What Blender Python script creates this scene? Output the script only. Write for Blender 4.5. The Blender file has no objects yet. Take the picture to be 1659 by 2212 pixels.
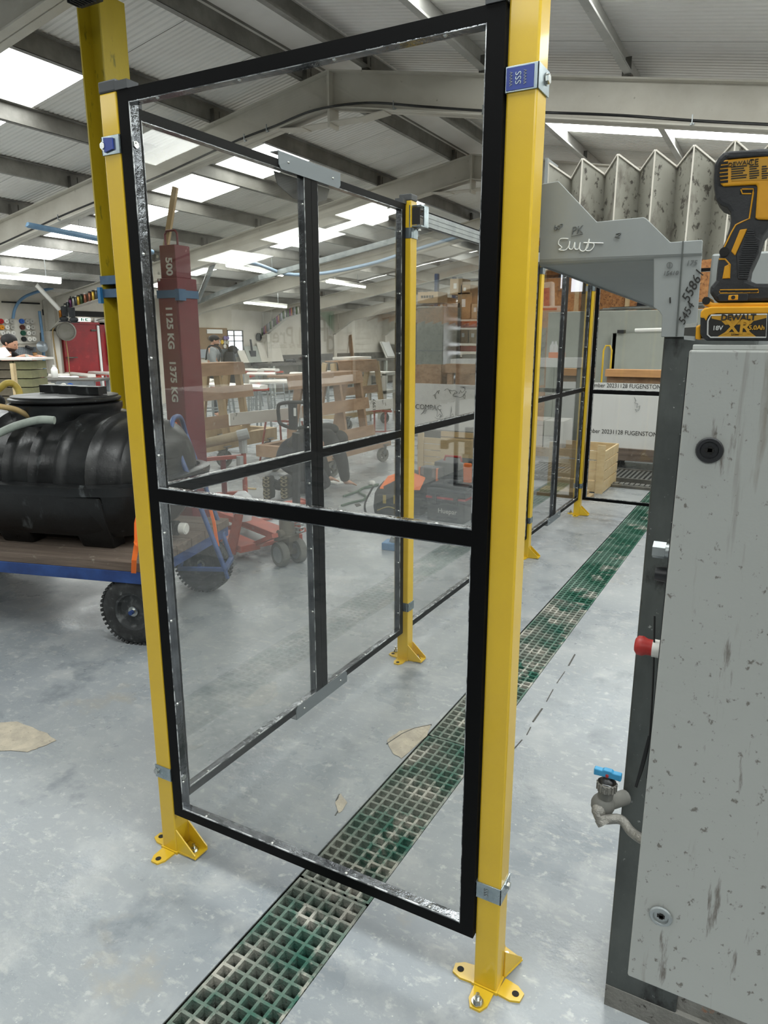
import bpy, bmesh, math, random
from mathutils import Vector, Matrix, Euler
random.seed(7)
PI=math.pi
# ------------------------------------------------------------------ camera
SC=bpy.context.scene
W,H,F=1659,2212,1530.0
PITCH=math.atan(371/F)
CAMZ=1.6
cd=bpy.data.cameras.new('camera'); cam=bpy.data.objects.new('camera',cd); SC.collection.objects.link(cam)
cd.sensor_fit='HORIZONTAL'; cd.sensor_width=36; cd.lens=36*F/W; cd.clip_start=0.05; cd.clip_end=200
_fx=(1702-W/2); _fn=math.sqrt(F*F+371*371)
YAW=math.atan2(_fx,_fn)                       # the drain runs 29 degrees to the right of the line of sight
cam.location=(0,0,CAMZ); cam.rotation_euler=(PI/2-PITCH,0,YAW)
SC.camera=cam
SC.view_settings.view_transform='Standard'; SC.view_settings.look='None'
SC.view_settings.exposure=0.0; SC.view_settings.gamma=1.0; SC.view_settings.use_curve_mapping=False
SC.cycles.use_denoising=True
SC.cycles.max_bounces=6; SC.cycles.diffuse_bounces=3; SC.cycles.glossy_bounces=3; SC.cycles.transparent_max_bounces=14
SC.cycles.use_adaptive_sampling=True; SC.cycles.adaptive_threshold=0.05; SC.cycles.caustics_reflective=False; SC.cycles.caustics_refractive=False; SC.cycles.sample_clamp_indirect=6
_R=Euler((PI/2-PITCH,0,YAW)).to_matrix()
def V(px,py,X=None,Y=None,Z=None):
    """a surveyed point: the sight line through a picture point, met with a real plane X, Y or Z of the hall"""
    d=_R@Vector((px-W/2,-(py-H/2),-F)); o=Vector((0,0,CAMZ))
    if X is not None: t=X/d.x
    elif Y is not None: t=Y/d.y
    else: t=(Z-CAMZ)/d.z
    return o+d*t
# ------------------------------------------------------------------ world, skylight and opening light
wd=bpy.data.worlds.new('world'); SC.world=wd; wd.use_nodes=True
wd.node_tree.nodes['Background'].inputs[0].default_value=(0.80,0.88,1.0,1); wd.node_tree.nodes['Background'].inputs[1].default_value=1.0
def area(name,loc,rot,sx,sy,e,col=(1,1,1)):
    l=bpy.data.lights.new(name,'AREA'); l.shape='RECTANGLE'; l.size=sx; l.size_y=sy; l.energy=e; l.color=col
    o=bpy.data.objects.new(name,l); o.location=loc; o.rotation_euler=rot; SC.collection.objects.link(o); return o
area('daylight_far_door',(2.3,28.8,1.1),(-PI/2,0,0),4.0,2.1,260,(0.90,0.95,1.0))
SKY_STRENGTH=10.6
BAYS=[3.68,6.6,10.3,14.0,17.7,21.4,25.1]
SKYLIGHT_Y=[(-3.20+3.7*k,-2.20+3.7*k) for k in range(0,9)]
# ------------------------------------------------------------------ materials
def lin(c):
    if isinstance(c,str): c=tuple(int(c[i:i+2],16)/255 for i in (0,2,4))
    return tuple((x/12.92 if x<=0.04045 else ((x+0.055)/1.055)**2.4) for x in c)
MATS={}
def mat(name,col,rough=0.6,metal=0.0,col2=None,scale=4.0,lo=0.4,hi=0.65,stretch=(1,1,1),bump=0.0,bscale=60.0,specks=None,sscale=30,sth=0.62,emit=0,coat=0,rr=0,rrscale=6,detail=6,spec=None):
    m=bpy.data.materials.new(name); m.use_nodes=True; nt=m.node_tree; N=nt.nodes; L=nt.links
    p=N['Principled BSDF']; c1=(*lin(col),1); p.inputs['Base Color'].default_value=c1
    p.inputs['Roughness'].default_value=rough; p.inputs['Metallic'].default_value=metal
    if spec is not None: p.inputs['Specular IOR Level'].default_value=spec
    if coat: p.inputs['Coat Weight'].default_value=coat; p.inputs['Coat Roughness'].default_value=0.08
    if emit: p.inputs['Emission Color'].default_value=c1; p.inputs['Emission Strength'].default_value=emit
    tc=None
    def coords(st):
        nonlocal tc
        if tc is None: tc=N.new('ShaderNodeTexCoord')
        mp=N.new('ShaderNodeMapping'); mp.inputs['Scale'].default_value=st; L.new(tc.outputs['Object'],mp.inputs[0]); return mp.outputs[0]
    def noise(sc,st,d=detail):
        n=N.new('ShaderNodeTexNoise'); n.inputs['Scale'].default_value=sc; n.inputs['Detail'].default_value=d; n.inputs['Roughness'].default_value=0.62; L.new(coords(st),n.inputs['Vector']); return n.outputs['Fac']
    def ramp(src,a,b):
        r=N.new('ShaderNodeMapRange'); r.inputs[1].default_value=a; r.inputs[2].default_value=b; r.clamp=True; L.new(src,r.inputs[0]); return r.outputs[0]
    def mix(fac,a,b):
        x=N.new('ShaderNodeMix'); x.data_type='RGBA'; L.new(fac,x.inputs[0])
        for i,v in ((6,a),(7,b)):
            if isinstance(v,tuple): x.inputs[i].default_value=v
            else: L.new(v,x.inputs[i])
        return x.outputs[2]
    cur=c1
    if col2: cur=mix(ramp(noise(scale,stretch),lo,hi),cur,(*lin(col2),1))
    if specks: 
        for (sc_,s_c,s_t,s_w,s_st) in specks: cur=mix(ramp(noise(s_c,s_st,8),s_t,s_t+s_w),cur,(*lin(sc_),1))
    if not isinstance(cur,tuple): L.new(cur,p.inputs['Base Color'])
    if rr: 
        r=N.new('ShaderNodeMapRange'); r.inputs[1].default_value=0.3; r.inputs[2].default_value=0.7; r.inputs[3].default_value=max(0.02,rough-rr); r.inputs[4].default_value=min(1,rough+rr)
        L.new(noise(rrscale,(1,1,1)),r.inputs[0]); L.new(r.outputs[0],p.inputs['Roughness'])
    if bump:
        b=N.new('ShaderNodeBump'); b.inputs['Strength'].default_value=bump; b.inputs['Distance'].default_value=0.01; L.new(noise(bscale,stretch),b.inputs['Height']); L.new(b.outputs[0],p.inputs['Normal'])
    MATS[name]=m; return m
O1=(1,1,1)
mat('floor_paint','858b90',0.31,col2='979b9d',scale=1.1,lo=0.38,hi=0.62,bump=0.12,bscale=34,rr=0.16,rrscale=2.2,
    specks=[('a0a3a4',5,0.52,0.16,O1),('adafae',26,0.58,0.10,O1),('a6a8a7',12,0.56,0.12,(1,2.2,1)),('bcbdba',60,0.64,0.05,O1),('757b80',3.0,0.58,0.10,O1),('98948a',1.7,0.62,0.10,O1)])
mat('patch_concrete','a49c8d',0.9,col2='bdb3a0',scale=14,bump=0.5,bscale=60,specks=[('7c766b',50,0.62,0.06,O1)])
mat('crack_dark','4a4944',0.9)
mat('pit_wet','1d1e1b',0.35,col2='2b2b26',scale=9,bump=0.4,bscale=30,rr=0.2)
mat('grating','868c82',0.85,col2='2f6656',scale=3.2,lo=0.44,hi=0.60,bump=0.8,bscale=160,specks=[('b5b3a8',9,0.52,0.10,O1),('5a5d54',60,0.6,0.08,O1)])
mat('grating_green','6f8c7e',0.85,col2='1f5c48',scale=2.2,lo=0.38,hi=0.56,bump=0.8,bscale=160,specks=[('a9aaa0',5,0.55,0.10,O1)])
mat('film_edge_glint','c9cccd',0.18,metal=.4,col2='5a5d5f',scale=26,lo=.42,hi=.55)  # bright crinkled reflections along the folded film, put into the colour
mat('yellow','d2ae26',0.36,coat=0.25,col2='caa626',scale=3,bump=0.03,bscale=300)
mat('yellow_old','b29c1c',0.45,col2='bda628',scale=2.5,stretch=(1,1,.4),bump=0.15,bscale=40,specks=[('7f7a22',18,0.62,0.07,(1,1,.3))])
mat('black_frame','040405',0.5,spec=0.12)
mat('cap_grey','46484a',0.55)
mat('zinc','a9b4b8',0.28,metal=0.9,col2='8f9ca2',scale=12,rr=0.1)
mat('zinc_dull','8a9092',0.42,metal=0.7,col2='a6abab',scale=6,bump=0.1,bscale=40)
mat('blue_label','2b3f8c',0.35)
mat('steel_bolt','b9bbb8',0.22,metal=1.0)
mat('clip_plate','737a7e',0.4,metal=0.35)
mat('strip_plastic','7c7f83',0.07,metal=0.8,col2='4a4c50',scale=6,bump=0.5,bscale=9)
mat('roof_sheet','e3e1dc',0.6,col2='dad7d1',scale=1.5)
mat('rafter_paint','c9c5ba',0.6,col2='bcb7ab',scale=2.2,bump=0.08,bscale=30,specks=[('8f897b',14,0.66,0.07,O1)])
mat('purlin_zinc','b4b3ae',0.5,metal=0.1,col2='a3a29d',scale=3,specks=[('605d57',10,0.66,0.08,O1)])
mat('purlin_shaded','6f6d67',0.55,metal=0.1,col2='8a8882',scale=3)  # shaded copy of the purlin zinc, for left purlins whose visible faces are dark
mat('purlin_dark','4a4843',0.6,metal=0.2,col2='6b6861',scale=5)
mat('skylight','f6faf8',0.5,emit=SKY_STRENGTH)
mat('tube_light','fbfff6',0.5,emit=6.0)
mat('wall_white','cfc9bd',0.8,col2='bdb6a8',scale=1.2,bump=0.1,bscale=20)
mat('wall_dark_store','4a4844',0.8,col2='5d5a54',scale=.8)
mat('wall_board','d5d0c6',0.7,col2='c8c2b6',scale=2)
mat('dark_gap','161513',0.8)
mat('black_cable','141414',0.5)
mat('blue_pipe_far','8ea3b8',0.5)
mat('blue_pipe','5c7f9f',0.5,col2='7192ae',scale=3)
mat('pipe_white','d8d6cf',0.5)
mat('red_door','8e1116',0.42,col2='7a1015',scale=2.5,specks=[('9f2a2a',7,0.6,0.1,O1)])
mat('tank_black','0b0c0d',0.36,col2='141617',scale=4,bump=0.25,bscale=14,rr=0.1,specks=[('4d5152',9,0.62,0.10,(1,1,.35)),('8a8f90',55,0.70,0.05,O1)])
mat('tyre','232424',0.8,col2='3a3b3b',scale=12,bump=0.3,bscale=50,specks=[('6a6c6b',24,0.60,0.1,O1)])
mat('wheel_hub','333536',0.55,col2='6b6d6d',scale=20,lo=0.5,hi=0.7)
mat('cart_blue','1f3568',0.42,col2='2a4a86',scale=6,specks=[('8a93a2',30,0.66,0.06,O1)])
mat('handle_blue','28406e',0.4,col2='32528c',scale=5,specks=[('8d95a0',30,0.68,0.06,O1)])
mat('old_plank','6e6055',0.85,col2='564a41',scale=5,stretch=(.4,6,6),bump=0.4,bscale=30,specks=[('8c8478',16,0.62,0.08,O1)])
mat('wood_pine','b59f7c',0.75,col2='a38a66',scale=4,stretch=(3,3,.6),bump=0.15,bscale=30)
mat('wood_ply','a3856a',0.78,col2='8e7057',scale=4,stretch=(2,.7,3),bump=0.15,bscale=30,specks=[('a89784',10,0.62,0.1,O1)])
mat('wood_pale','cdb78f',0.75,col2='bfa67c',scale=4,stretch=(1,4,4))
mat('wood_orange','b98a5a',0.7,col2='a87c50',scale=5,stretch=(.6,4,6))
mat('strap_orange','ff7a2a',0.6); mat('strap_blue','33516f',0.6,col2='40607c',scale=9)
mat('hose_yellow','b9a24a',0.5,col2='a08a3a',scale=9)
mat('hose_tan','a98d5c',0.6,col2='8f7c55',scale=9)
mat('hose_grey','9ba39a',0.5,col2='7b837b',scale=9)
mat('jib_red','5a141f',0.45,col2='681e29',scale=3,specks=[('b08c8c',9,0.66,0.08,O1)])
mat('truck_orange','a8462f',0.55,col2='8d3a28',scale=6,specks=[('9d8c84',12,0.58,0.12,O1)])
mat('trestle_red','93453a',0.6,col2='a05548',scale=6,specks=[('a79c92',16,0.58,0.1,O1)])
mat('foam','a39780',0.9,col2='8d816b',scale=8,bump=0.5,bscale=40); mat('tape_grey','9da0a0',0.5,bump=0.4,bscale=40)
mat('cast_grey','5a554c',0.7,col2='6b655a',scale=10,bump=0.3,bscale=40)
mat('rubber_grey','5c5c58',0.7,col2='6f6e68',scale=10); mat('plastic_black','17181a',0.45,col2='222326',scale=8); mat('plastic_dark','303338',0.5,col2='26282c',scale=5)
mat('plastic_red','a81f22',0.45); mat('plastic_white','e4e4e0',0.4); mat('plastic_blue','2f74a8',0.45); mat('plastic_orange','e8742a',0.5)
mat('fabric_black','131314',0.9,col2='1d1d1f',scale=12,bump=0.3,bscale=50); mat('fabric_navy','151722',0.9); mat('fabric_grey','8d9294',0.9,col2='7e8385',scale=12); mat('fabric_dark','2d2f31',0.9,col2='222426',scale=10)
mat('skin','c79a80',0.55,col2='bd8c72',scale=12); mat('hair','100d0c',0.7,bump=.4,bscale=120); mat('beard','3a271d',0.8)
mat('sole','8a8168',0.9,col2='a89f86',scale=10); mat('sole_dark','2c2720',0.9)
mat('white_stone','e9e6df',0.35,col2='dedad2',scale=3); mat('marble','dcdbd6',0.3,col2='cfcec9',scale=2,specks=[('8b8b86',5,0.62,0.035,(1,3,1))])
mat('slab_white','d6d7d6',0.4,col2='d0d1d0',scale=1)
mat('block_stone','6d6455',0.9,col2='5c5546',scale=6,bump=0.5,bscale=30,specks=[('8b8a62',7,0.62,0.1,O1)]); mat('block_green','7e7c5c',0.9,col2='6c6c50',scale=6,bump=0.5,bscale=30)
mat('bench_dark','4c4a46',0.7,col2='5f5c56',scale=4); mat('steel_grey','7d8184',0.5,metal=.3,col2='6a6e70',scale=4)
mat('pegboard_white','c9c5ba',0.7); mat('pegboard_brown','8d7458',0.75,col2='7f684f',scale=3); mat('peg_strip','8c9398',0.4,metal=.5)
mat('disc_white','d8d5cd',0.8); mat('disc_grey','a8a59d',0.8); mat('disc_red','a8141c',0.8); mat('disc_amber','d58a1e',0.8); mat('disc_orange','e06a1c',0.8); mat('disc_blue','2a5aa8',0.8); mat('disc_brown','4c2318',0.8); mat('disc_green','124a38',0.8); mat('disc_black','0f0f12',0.7); mat('disc_purple','7d70a0',0.8); mat('disc_yellow','d8b23a',0.8)
mat('sign_green','0d6a4a',0.4,emit=0.3); mat('sign_white','f4f6f4',0.4,emit=1.2)
mat('reel_grey','85827a',0.5,col2='777469',scale=6)
mat('cardboard','a68864',0.85,col2='9a7c59',scale=3); mat('cardboard_pale','b8a284',0.85,col2='ab9677',scale=3); mat('carton_white','d9d7d0',0.7)
mat('rack_orange','b8402a',0.5); mat('rack_blue','3a4f6e',0.5); mat('film_grey','9aa0a4',0.25,col2='878d91',scale=5,stretch=(1,1,.3),bump=.5,bscale=7)
mat('osb','8f5f36',0.8,col2='a9784a',scale=16,specks=[('6a4427',30,0.55,0.06,O1)]); mat('window_glow','e8f2ff',0.5,emit=2.2)
mat('booth_grey','a3a79f',0.6,col2='989c94',scale=2)
mat('galv_post','545856',0.55,metal=.3,col2='3c403f',scale=5,stretch=(1,1,.5),bump=0.1,bscale=30,specks=[('1b1b1a',3.0,0.58,0.05,(1.5,1.5,.7)),('9b9d9a',70,0.66,0.05,O1)])
mat('bracket_grey','8d9190',0.5,metal=.25,col2='858988',scale=3,specks=[('4f4e4a',26,0.70,0.05,O1)])
mat('bellows','9a988e',0.6,col2='8a887d',scale=3,specks=[('4a4640',48,0.57,0.06,O1),('6c675f',14,0.56,0.10,(1,1,.6)),('3d3a35',20,0.64,0.05,O1)])
mat('cabinet_grey','9fa19d',0.42,col2='a4a6a2',scale=1.2,bump=0.04,bscale=200,specks=[('6a6761',90,0.61,0.06,(1,1,.8)),('86837b',9,0.60,0.10,(3.0,3.0,.30)),('6a655f',24,0.62,0.08,(2.4,2.4,.35)),('77736b',7,0.60,0.10,(3.2,3.2,.16)),('4a4743',6,0.70,0.03,(1,1,.8))])
mat('cabinet_edge','b8bab6',0.35,col2='6b655c',scale=22,lo=0.55,hi=0.7)
mat('concrete_kerb','74736e',0.9,col2='605f5a',scale=9,bump=0.6,bscale=60,specks=[('3b3733',40,0.6,0.06,O1),('8a5a3a',8,0.68,0.05,O1)])
mat('drill_yellow','d89a14',0.42,col2='c98d12',scale=14); mat('drill_black','1a1b1d',0.62,col2='2d2e30',scale=12,bump=.15,bscale=200); mat('label_amber','b8881c',0.5); mat('print_black','15130e',0.6); mat('print_grey','b8b8b4',0.5); mat('ink_grey','5a5d5c',0.7); mat('chalk','d9dbd8',0.8)
mat('tap_blue','2f82ad',0.5,col2='3c8fb8',scale=20); mat('hose_armoured','8b8983',0.4,metal=.6,bump=.6,bscale=120)
mat('tool_orange','c9611f',0.55)
mat('knob_red','a8251f',0.5,col2='95201b',scale=20); mat('wet_mat','6d6d69',0.4,metal=.4); mat('paper','e4e4e0',0.7); mat('film_clear','c9ccd0',0.15); mat('green_hose','3f5a48',0.5)
mat('teal_lamp','23262a',0.4); mat('sign_grey','3f3f3d',0.5); mat('sign_red','8c1022',0.5); mat('machine_white','f2f2f0',0.35); mat('bag_white','d9d4cc',0.6); mat('bag_red','b0303c',0.6)
CANS=[mat('can_'+n,c,0.3,metal=.6) for n,c in (('amber','b5762a'),('rose','9a4a44'),('silver','9b9a94'),('slate','4a4d50'),('plum','6a3a62'),('lime','8fa04a'),('gold','c2a040'),('green','3f5236'),('copper','8c5a44'),('grey','8f9196'),('red','a0202c'),('blue','6a90a8'))]
def glass(name,tint,wav=0.10,wsc=2.2,rg=0.015):
    m=bpy.data.materials.new(name); m.use_nodes=True; nt=m.node_tree; N=nt.nodes; L=nt.links; N.clear()
    out=N.new('ShaderNodeOutputMaterial'); mx=N.new('ShaderNodeMixShader'); tr=N.new('ShaderNodeBsdfTransparent'); gl=N.new('ShaderNodeBsdfGlossy'); lw=N.new('ShaderNodeLayerWeight'); lw.inputs[0].default_value=0.5
    pw=N.new('ShaderNodeMath'); pw.operation='POWER'; pw.inputs[1].default_value=3.0; L.new(lw.outputs['Facing'],pw.inputs[0]); fr=N.new('ShaderNodeMapRange'); fr.inputs[3].default_value=0.026; fr.inputs[4].default_value=1.0; L.new(pw.outputs[0],fr.inputs[0])
    tr.inputs[0].default_value=(*tint,1); gl.inputs['Roughness'].default_value=rg
    tc=N.new('ShaderNodeTexCoord'); n=N.new('ShaderNodeTexNoise'); n.inputs['Scale'].default_value=wsc; n.inputs['Detail'].default_value=1; b=N.new('ShaderNodeBump'); b.inputs['Strength'].default_value=wav; b.inputs['Distance'].default_value=0.006
    L.new(tc.outputs['Object'],n.inputs['Vector']); L.new(n.outputs['Fac'],b.inputs['Height']); L.new(b.outputs[0],gl.inputs['Normal'])
    L.new(fr.outputs[0],mx.inputs[0]); L.new(tr.outputs[0],mx.inputs[1]); L.new(gl.outputs[0],mx.inputs[2]); L.new(mx.outputs[0],out.inputs[0]); MATS[name]=m
glass('pane_clear',(0.965,0.965,0.955)); glass('film_thin',(0.85,0.87,0.88),0.25,5,0.25)
# ------------------------------------------------------------------ mesh helpers
class B:
    def __init__(s): s.bm=bmesh.new()
    def box(s,c,d,rz=0,M=None):
        T=Matrix.Translation(Vector(c))@Matrix.Rotation(rz,4,'Z')@Matrix.Diagonal((d[0],d[1],d[2],1))
        if M is not None: T=M@T
        bmesh.ops.create_cube(s.bm,size=1,matrix=T); return s
    def bb(s,x0,x1,y0,y1,z0,z1): return s.box(((x0+x1)/2,(y0+y1)/2,(z0+z1)/2),(abs(x1-x0),abs(y1-y0),abs(z1-z0)))
    def bar(s,a,b,w,t,up=(0,0,1)):
        a=Vector(a);b=Vector(b);z=(b-a);l=z.length;z.normalize();u=Vector(up)
        if abs(z.dot(u))>.98:u=Vector((0,1,0))
        x=u.cross(z).normalized();y=z.cross(x)
        T=Matrix((x,y,z)).transposed().to_4x4(); T.translation=(a+b)/2
        bmesh.ops.create_cube(s.bm,size=1,matrix=T@Matrix.Diagonal((w,t,l,1))); return s
    def cyl(s,a,b,r,r2=None,n=16,caps=True):
        a=Vector(a);b=Vector(b);d=b-a
        T=d.to_track_quat('Z','Y').to_matrix().to_4x4(); T.translation=(a+b)/2
        bmesh.ops.create_cone(s.bm,cap_ends=caps,segments=n,radius1=r,radius2=r if r2 is None else r2,depth=d.length,matrix=T); return s
    def ball(s,c,r,n=12,sc=(1,1,1)):
        bmesh.ops.create_uvsphere(s.bm,u_segments=n,v_segments=max(6,n//2+1),radius=r,matrix=Matrix.Translation(Vector(c))@Matrix.Diagonal((*sc,1))); return s
    def tube(s,pts,r,n=8,smooth=True):
        P=[Vector(p) for p in pts]
        if smooth and len(P)>2:
            Q=[]
            for i in range(len(P)-1):
                p0=P[max(i-1,0)];p1=P[i];p2=P[i+1];p3=P[min(i+2,len(P)-1)]
                for k in range(5):
                    t=k/5;Q.append(.5*((2*p1)+(p2-p0)*t+(2*p0-5*p1+4*p2-p3)*t*t+(3*p1-p0-3*p2+p3)*t**3))
            Q.append(P[-1]);P=Q
        rings=[];ref=None
        for i,p in enumerate(P):
            d=(P[min(i+1,len(P)-1)]-P[max(i-1,0)]).normalized()
            if ref is None: ref=d.orthogonal().normalized()
            ref=(ref-d*ref.dot(d)).normalized();v=d.cross(ref);rr=r[min(int(i*len(r)/len(P)),len(r)-1)] if isinstance(r,(list,tuple)) else r
            rings.append([s.bm.verts.new(p+(ref*math.cos(2*PI*k/n)+v*math.sin(2*PI*k/n))*rr) for k in range(n)])
        for a,b in zip(rings,rings[1:]):
            for k in range(n): s.bm.faces.new((a[k],a[(k+1)%n],b[(k+1)%n],b[k]))
        s.bm.faces.new(rings[0][::-1]);s.bm.faces.new(rings[-1]); return s
    def prism(s,pts,off):
        P=[Vector(p) for p in pts];o=Vector(off)
        a=[s.bm.verts.new(p) for p in P];b=[s.bm.verts.new(p+o) for p in P];n=len(P)
        s.bm.faces.new(a);s.bm.faces.new(b[::-1])
        for i in range(n): s.bm.faces.new((a[(i+1)%n],a[i],b[i],b[(i+1)%n]))
        return s
    def lathe(s,prof,c,ax=(0,0,1),n=24):
        Q=Vector(ax).normalized().to_track_quat('Z','Y').to_matrix();c=Vector(c);R=[]
        for r,h in prof: R.append([s.bm.verts.new(c+Q@Vector((r*math.cos(2*PI*k/n),r*math.sin(2*PI*k/n),h))) for k in range(n)] if r>1e-5 else [s.bm.verts.new(c+Q@Vector((0,0,h)))])
        for a,b in zip(R,R[1:]):
            for k in range(n):
                f=[a[k%len(a)],a[(k+1)%len(a)],b[(k+1)%len(b)],b[k%len(b)]];g=[]
                for v in f:
                    if v not in g:g.append(v)
                if len(g)>2:s.bm.faces.new(g)
        return s
    def grid(s,rows,closed=False):
        R=[[s.bm.verts.new(Vector(p)) for p in r] for r in rows];m=len(R[0])
        for a,b in zip(R,R[1:]):
            for k in range(m if closed else m-1): s.bm.faces.new((a[k],a[(k+1)%m],b[(k+1)%m],b[k]))
        s.R=R;return s
    def xf(s,M): bmesh.ops.transform(s.bm,matrix=M,verts=s.bm.verts);return s
WM={}
def ob(name,b,m,parent=None,smooth=None,bevel=0,local=False,loc=None,**kw):
    """link one mesh object; the builder's coordinates are the hall's unless local"""
    if isinstance(b,B):
        bm=b.bm
        if parent is not None and not local: bmesh.ops.transform(bm,matrix=WM[parent].inverted(),verts=bm.verts)
        if parent is None and loc is None and not local:
            xs=[v.co for v in bm.verts]; loc=Vector(((min(v.x for v in xs)+max(v.x for v in xs))/2,(min(v.y for v in xs)+max(v.y for v in xs))/2,min(v.z for v in xs)))
            bmesh.ops.translate(bm,vec=-loc,verts=bm.verts)
        bmesh.ops.recalc_face_normals(bm,faces=bm.faces)
        me=bpy.data.meshes.new(name)
        if smooth is not None:
            for f in bm.faces:f.smooth=True
            for e in bm.edges:
                if len(e.link_faces)==2 and e.calc_face_angle(0)>math.radians(smooth): e.smooth=False
        bm.to_mesh(me);bm.free();me.materials.append(MATS[m] if isinstance(m,str) else m)
    else: me=b
    o=bpy.data.objects.new(name,me);SC.collection.objects.link(o)
    if loc is not None:o.location=loc
    if parent is not None:o.parent=parent;WM[o]=WM[parent]
    else:WM[o]=Matrix.Translation(o.location)
    if bevel:
        md=o.modifiers.new('b','BEVEL');md.width=bevel;md.segments=2;md.limit_method='ANGLE';md.angle_limit=math.radians(40)
    for k,v in kw.items():o[k]=v
    return o
def th(name,label,cat,loc=(0,0,0),rz=0,group=None):
    o=bpy.data.objects.new(name,None);SC.collection.objects.link(o);o.empty_display_size=.1
    o.location=loc;o.rotation_euler=(0,0,rz);o['label']=label;o['category']=cat
    if group:o['group']=group
    WM[o]=Matrix.Translation(Vector(loc))@Matrix.Rotation(rz,4,'Z');return o
def one(name,b,m,label,cat,group=None,**k):
    o=ob(name,b,m,**k);o['label']=label;o['category']=cat
    if group:o['group']=group
    return o
def st(name,b,m,parent=None,**k):
    o=ob(name,b,m,parent,**k)
    if parent is None:o['kind']='structure'
    return o
def inst(name,src,loc,parent=None,rot=None):
    """another object on the same mesh, loc in the hall's coordinates"""
    o=bpy.data.objects.new(name,src.data if hasattr(src,'data') else src);SC.collection.objects.link(o)
    if parent is not None:
        o.parent=parent;o.location=WM[parent].inverted()@Vector(loc);WM[o]=WM[parent]
    else:o.location=loc
    if rot:o.rotation_euler=rot
    return o
def copy_tree(o,parent=None,loc=None,label=None):
    c=o.copy();SC.collection.objects.link(c)
    if parent is not None:c.parent=parent
    if loc is not None:c.location=loc
    if label:c['label']=label
    WM[c]=Matrix.Translation(c.location)
    for ch in list(o.children):copy_tree(ch,c)
    return c
TEXTS=[]
def text(name,body,m,loc,right,up,size,parent=None,align='CENTER',ext=0.0006,shear=0,wx=1.0):
    cu=bpy.data.curves.new(name,'FONT');cu.body=body;cu.size=size;cu.extrude=ext;cu.align_x=align;cu.align_y='CENTER';cu.shear=shear
    cu.materials.append(MATS[m]);cu.resolution_u=3
    o=bpy.data.objects.new(name,cu);SC.collection.objects.link(o)
    x=Vector(right).normalized();y=Vector(up).normalized();z=x.cross(y).normalized();y=z.cross(x)
    T=Matrix((x,y,z)).transposed().to_4x4();T.translation=Vector(loc)
    if wx!=1:T=T@Matrix.Diagonal((wx,1,1,1))
    TEXTS.append(o)
    if parent is not None:o.parent=parent;o.matrix_local=WM[parent].inverted()@T
    else:o.matrix_world=T
    return o
def mesh_only(b,m,smooth=None):
    bmesh.ops.recalc_face_normals(b.bm,faces=b.bm.faces);me=bpy.data.meshes.new('piece')
    if smooth is not None:
        for f in b.bm.faces:f.smooth=True
    b.bm.to_mesh(me);b.bm.free();me.materials.append(MATS[m]);return me
# ================================================================== STRUCTURE
XR,ZR,SL=-4.24,4.37,0.18
XL,XE=-14.0,5.6; Y0,Y1=-6.0,29.0
def rz_(x):return ZR-SL*abs(x-XR)
DX0,DX1,DY0,DY1=-1.13,-0.88,0.15,8.15
b=B()
for (x0,x1,y0,y1) in ((XL,DX0,Y0,Y1),(DX1,XE,Y0,Y1),(DX0,DX1,Y0,DY0),(DX0,DX1,DY1,Y1)):
    b.bb(x0,x1,y0,y1,-0.12,0.0)
floor=st('floor',b,'floor_paint',loc=Vector((0,0,0)))
b=B(); b.bb(DX0,DX1,DY0,DY1,-0.20,-0.17); b.bb(DX0-.02,DX0,DY0,DY1,-.2,-.004); b.bb(DX1,DX1+.02,DY0,DY1,-.2,-.004); b.bb(DX0,DX1,DY0-.02,DY0,-.2,-.004); b.bb(DX0,DX1,DY1,DY1+.02,-.2,-.004)
st('trim_1',b,'pit_wet',label='dark wet channel of the floor drain below its grating')
def blob(pts,z=0.0015,h=0.001,jit=.004,n=3):
    P=[Vector((p[0],p[1],0)) for p in pts];Q=[]
    for i in range(len(P)):
        a,c=P[i],P[(i+1)%len(P)]
        for k in range(n):
            q=a.lerp(c,k/n);Q.append((q.x+random.uniform(-jit,jit),q.y+random.uniform(-jit,jit),z))
    return B().prism(Q,(0,0,h))
def gp(*px):return [V(x,y,Z=0) for x,y in px]
st('floor_patch',blob(gp((-20,1562),(40,1560),(100,1585),(124,1600),(95,1612),(60,1625),(10,1622),(-30,1620)),n=4),'patch_concrete',label='beige bare concrete patch in the floor at the photo edge')
st('floor_patch',blob(gp((862,1580),(930,1566),(924,1590),(868,1640),(848,1628),(836,1600)),jit=.003,n=4),'patch_concrete',label='beige bare concrete patch beside the drain joint')
st('floor_patch',blob(gp((736,1715),(749,1735),(741,1752),(733,1757),(724,1735),(729,1728)),jit=.002),'patch_concrete',label='small leaf-shaped chip in the floor paint')
b=B()
for seg in (((724,1762),(733,1748)),((733,1716),(726,1730))): 
    p,q=gp(*seg); b.bar(p+Vector((0,0,.001)),q+Vector((0,0,.001)),.004,.002)
pts=gp((1105,1625),(1135,1590),(1150,1565),(1178,1520),(1200,1480),(1226,1442),(1247,1405))
for p,q in zip(pts,pts[1:]): b.bar(p.lerp(q,.1)+Vector((random.uniform(-.004,.004),0,.001)),p.lerp(q,.75)+Vector((0,0,.001)),random.uniform(.003,.007),.002)
pts=gp((835,1608),(868,1586),(895,1574),(932,1566))
for p,q in zip(pts,pts[1:]): b.bar(p+Vector((0,0,.0015)),q+Vector((0,0,.0015)),.004,.003)
st('floor_crack',b,'crack_dark',label='thin cracks in the floor paint')
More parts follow.
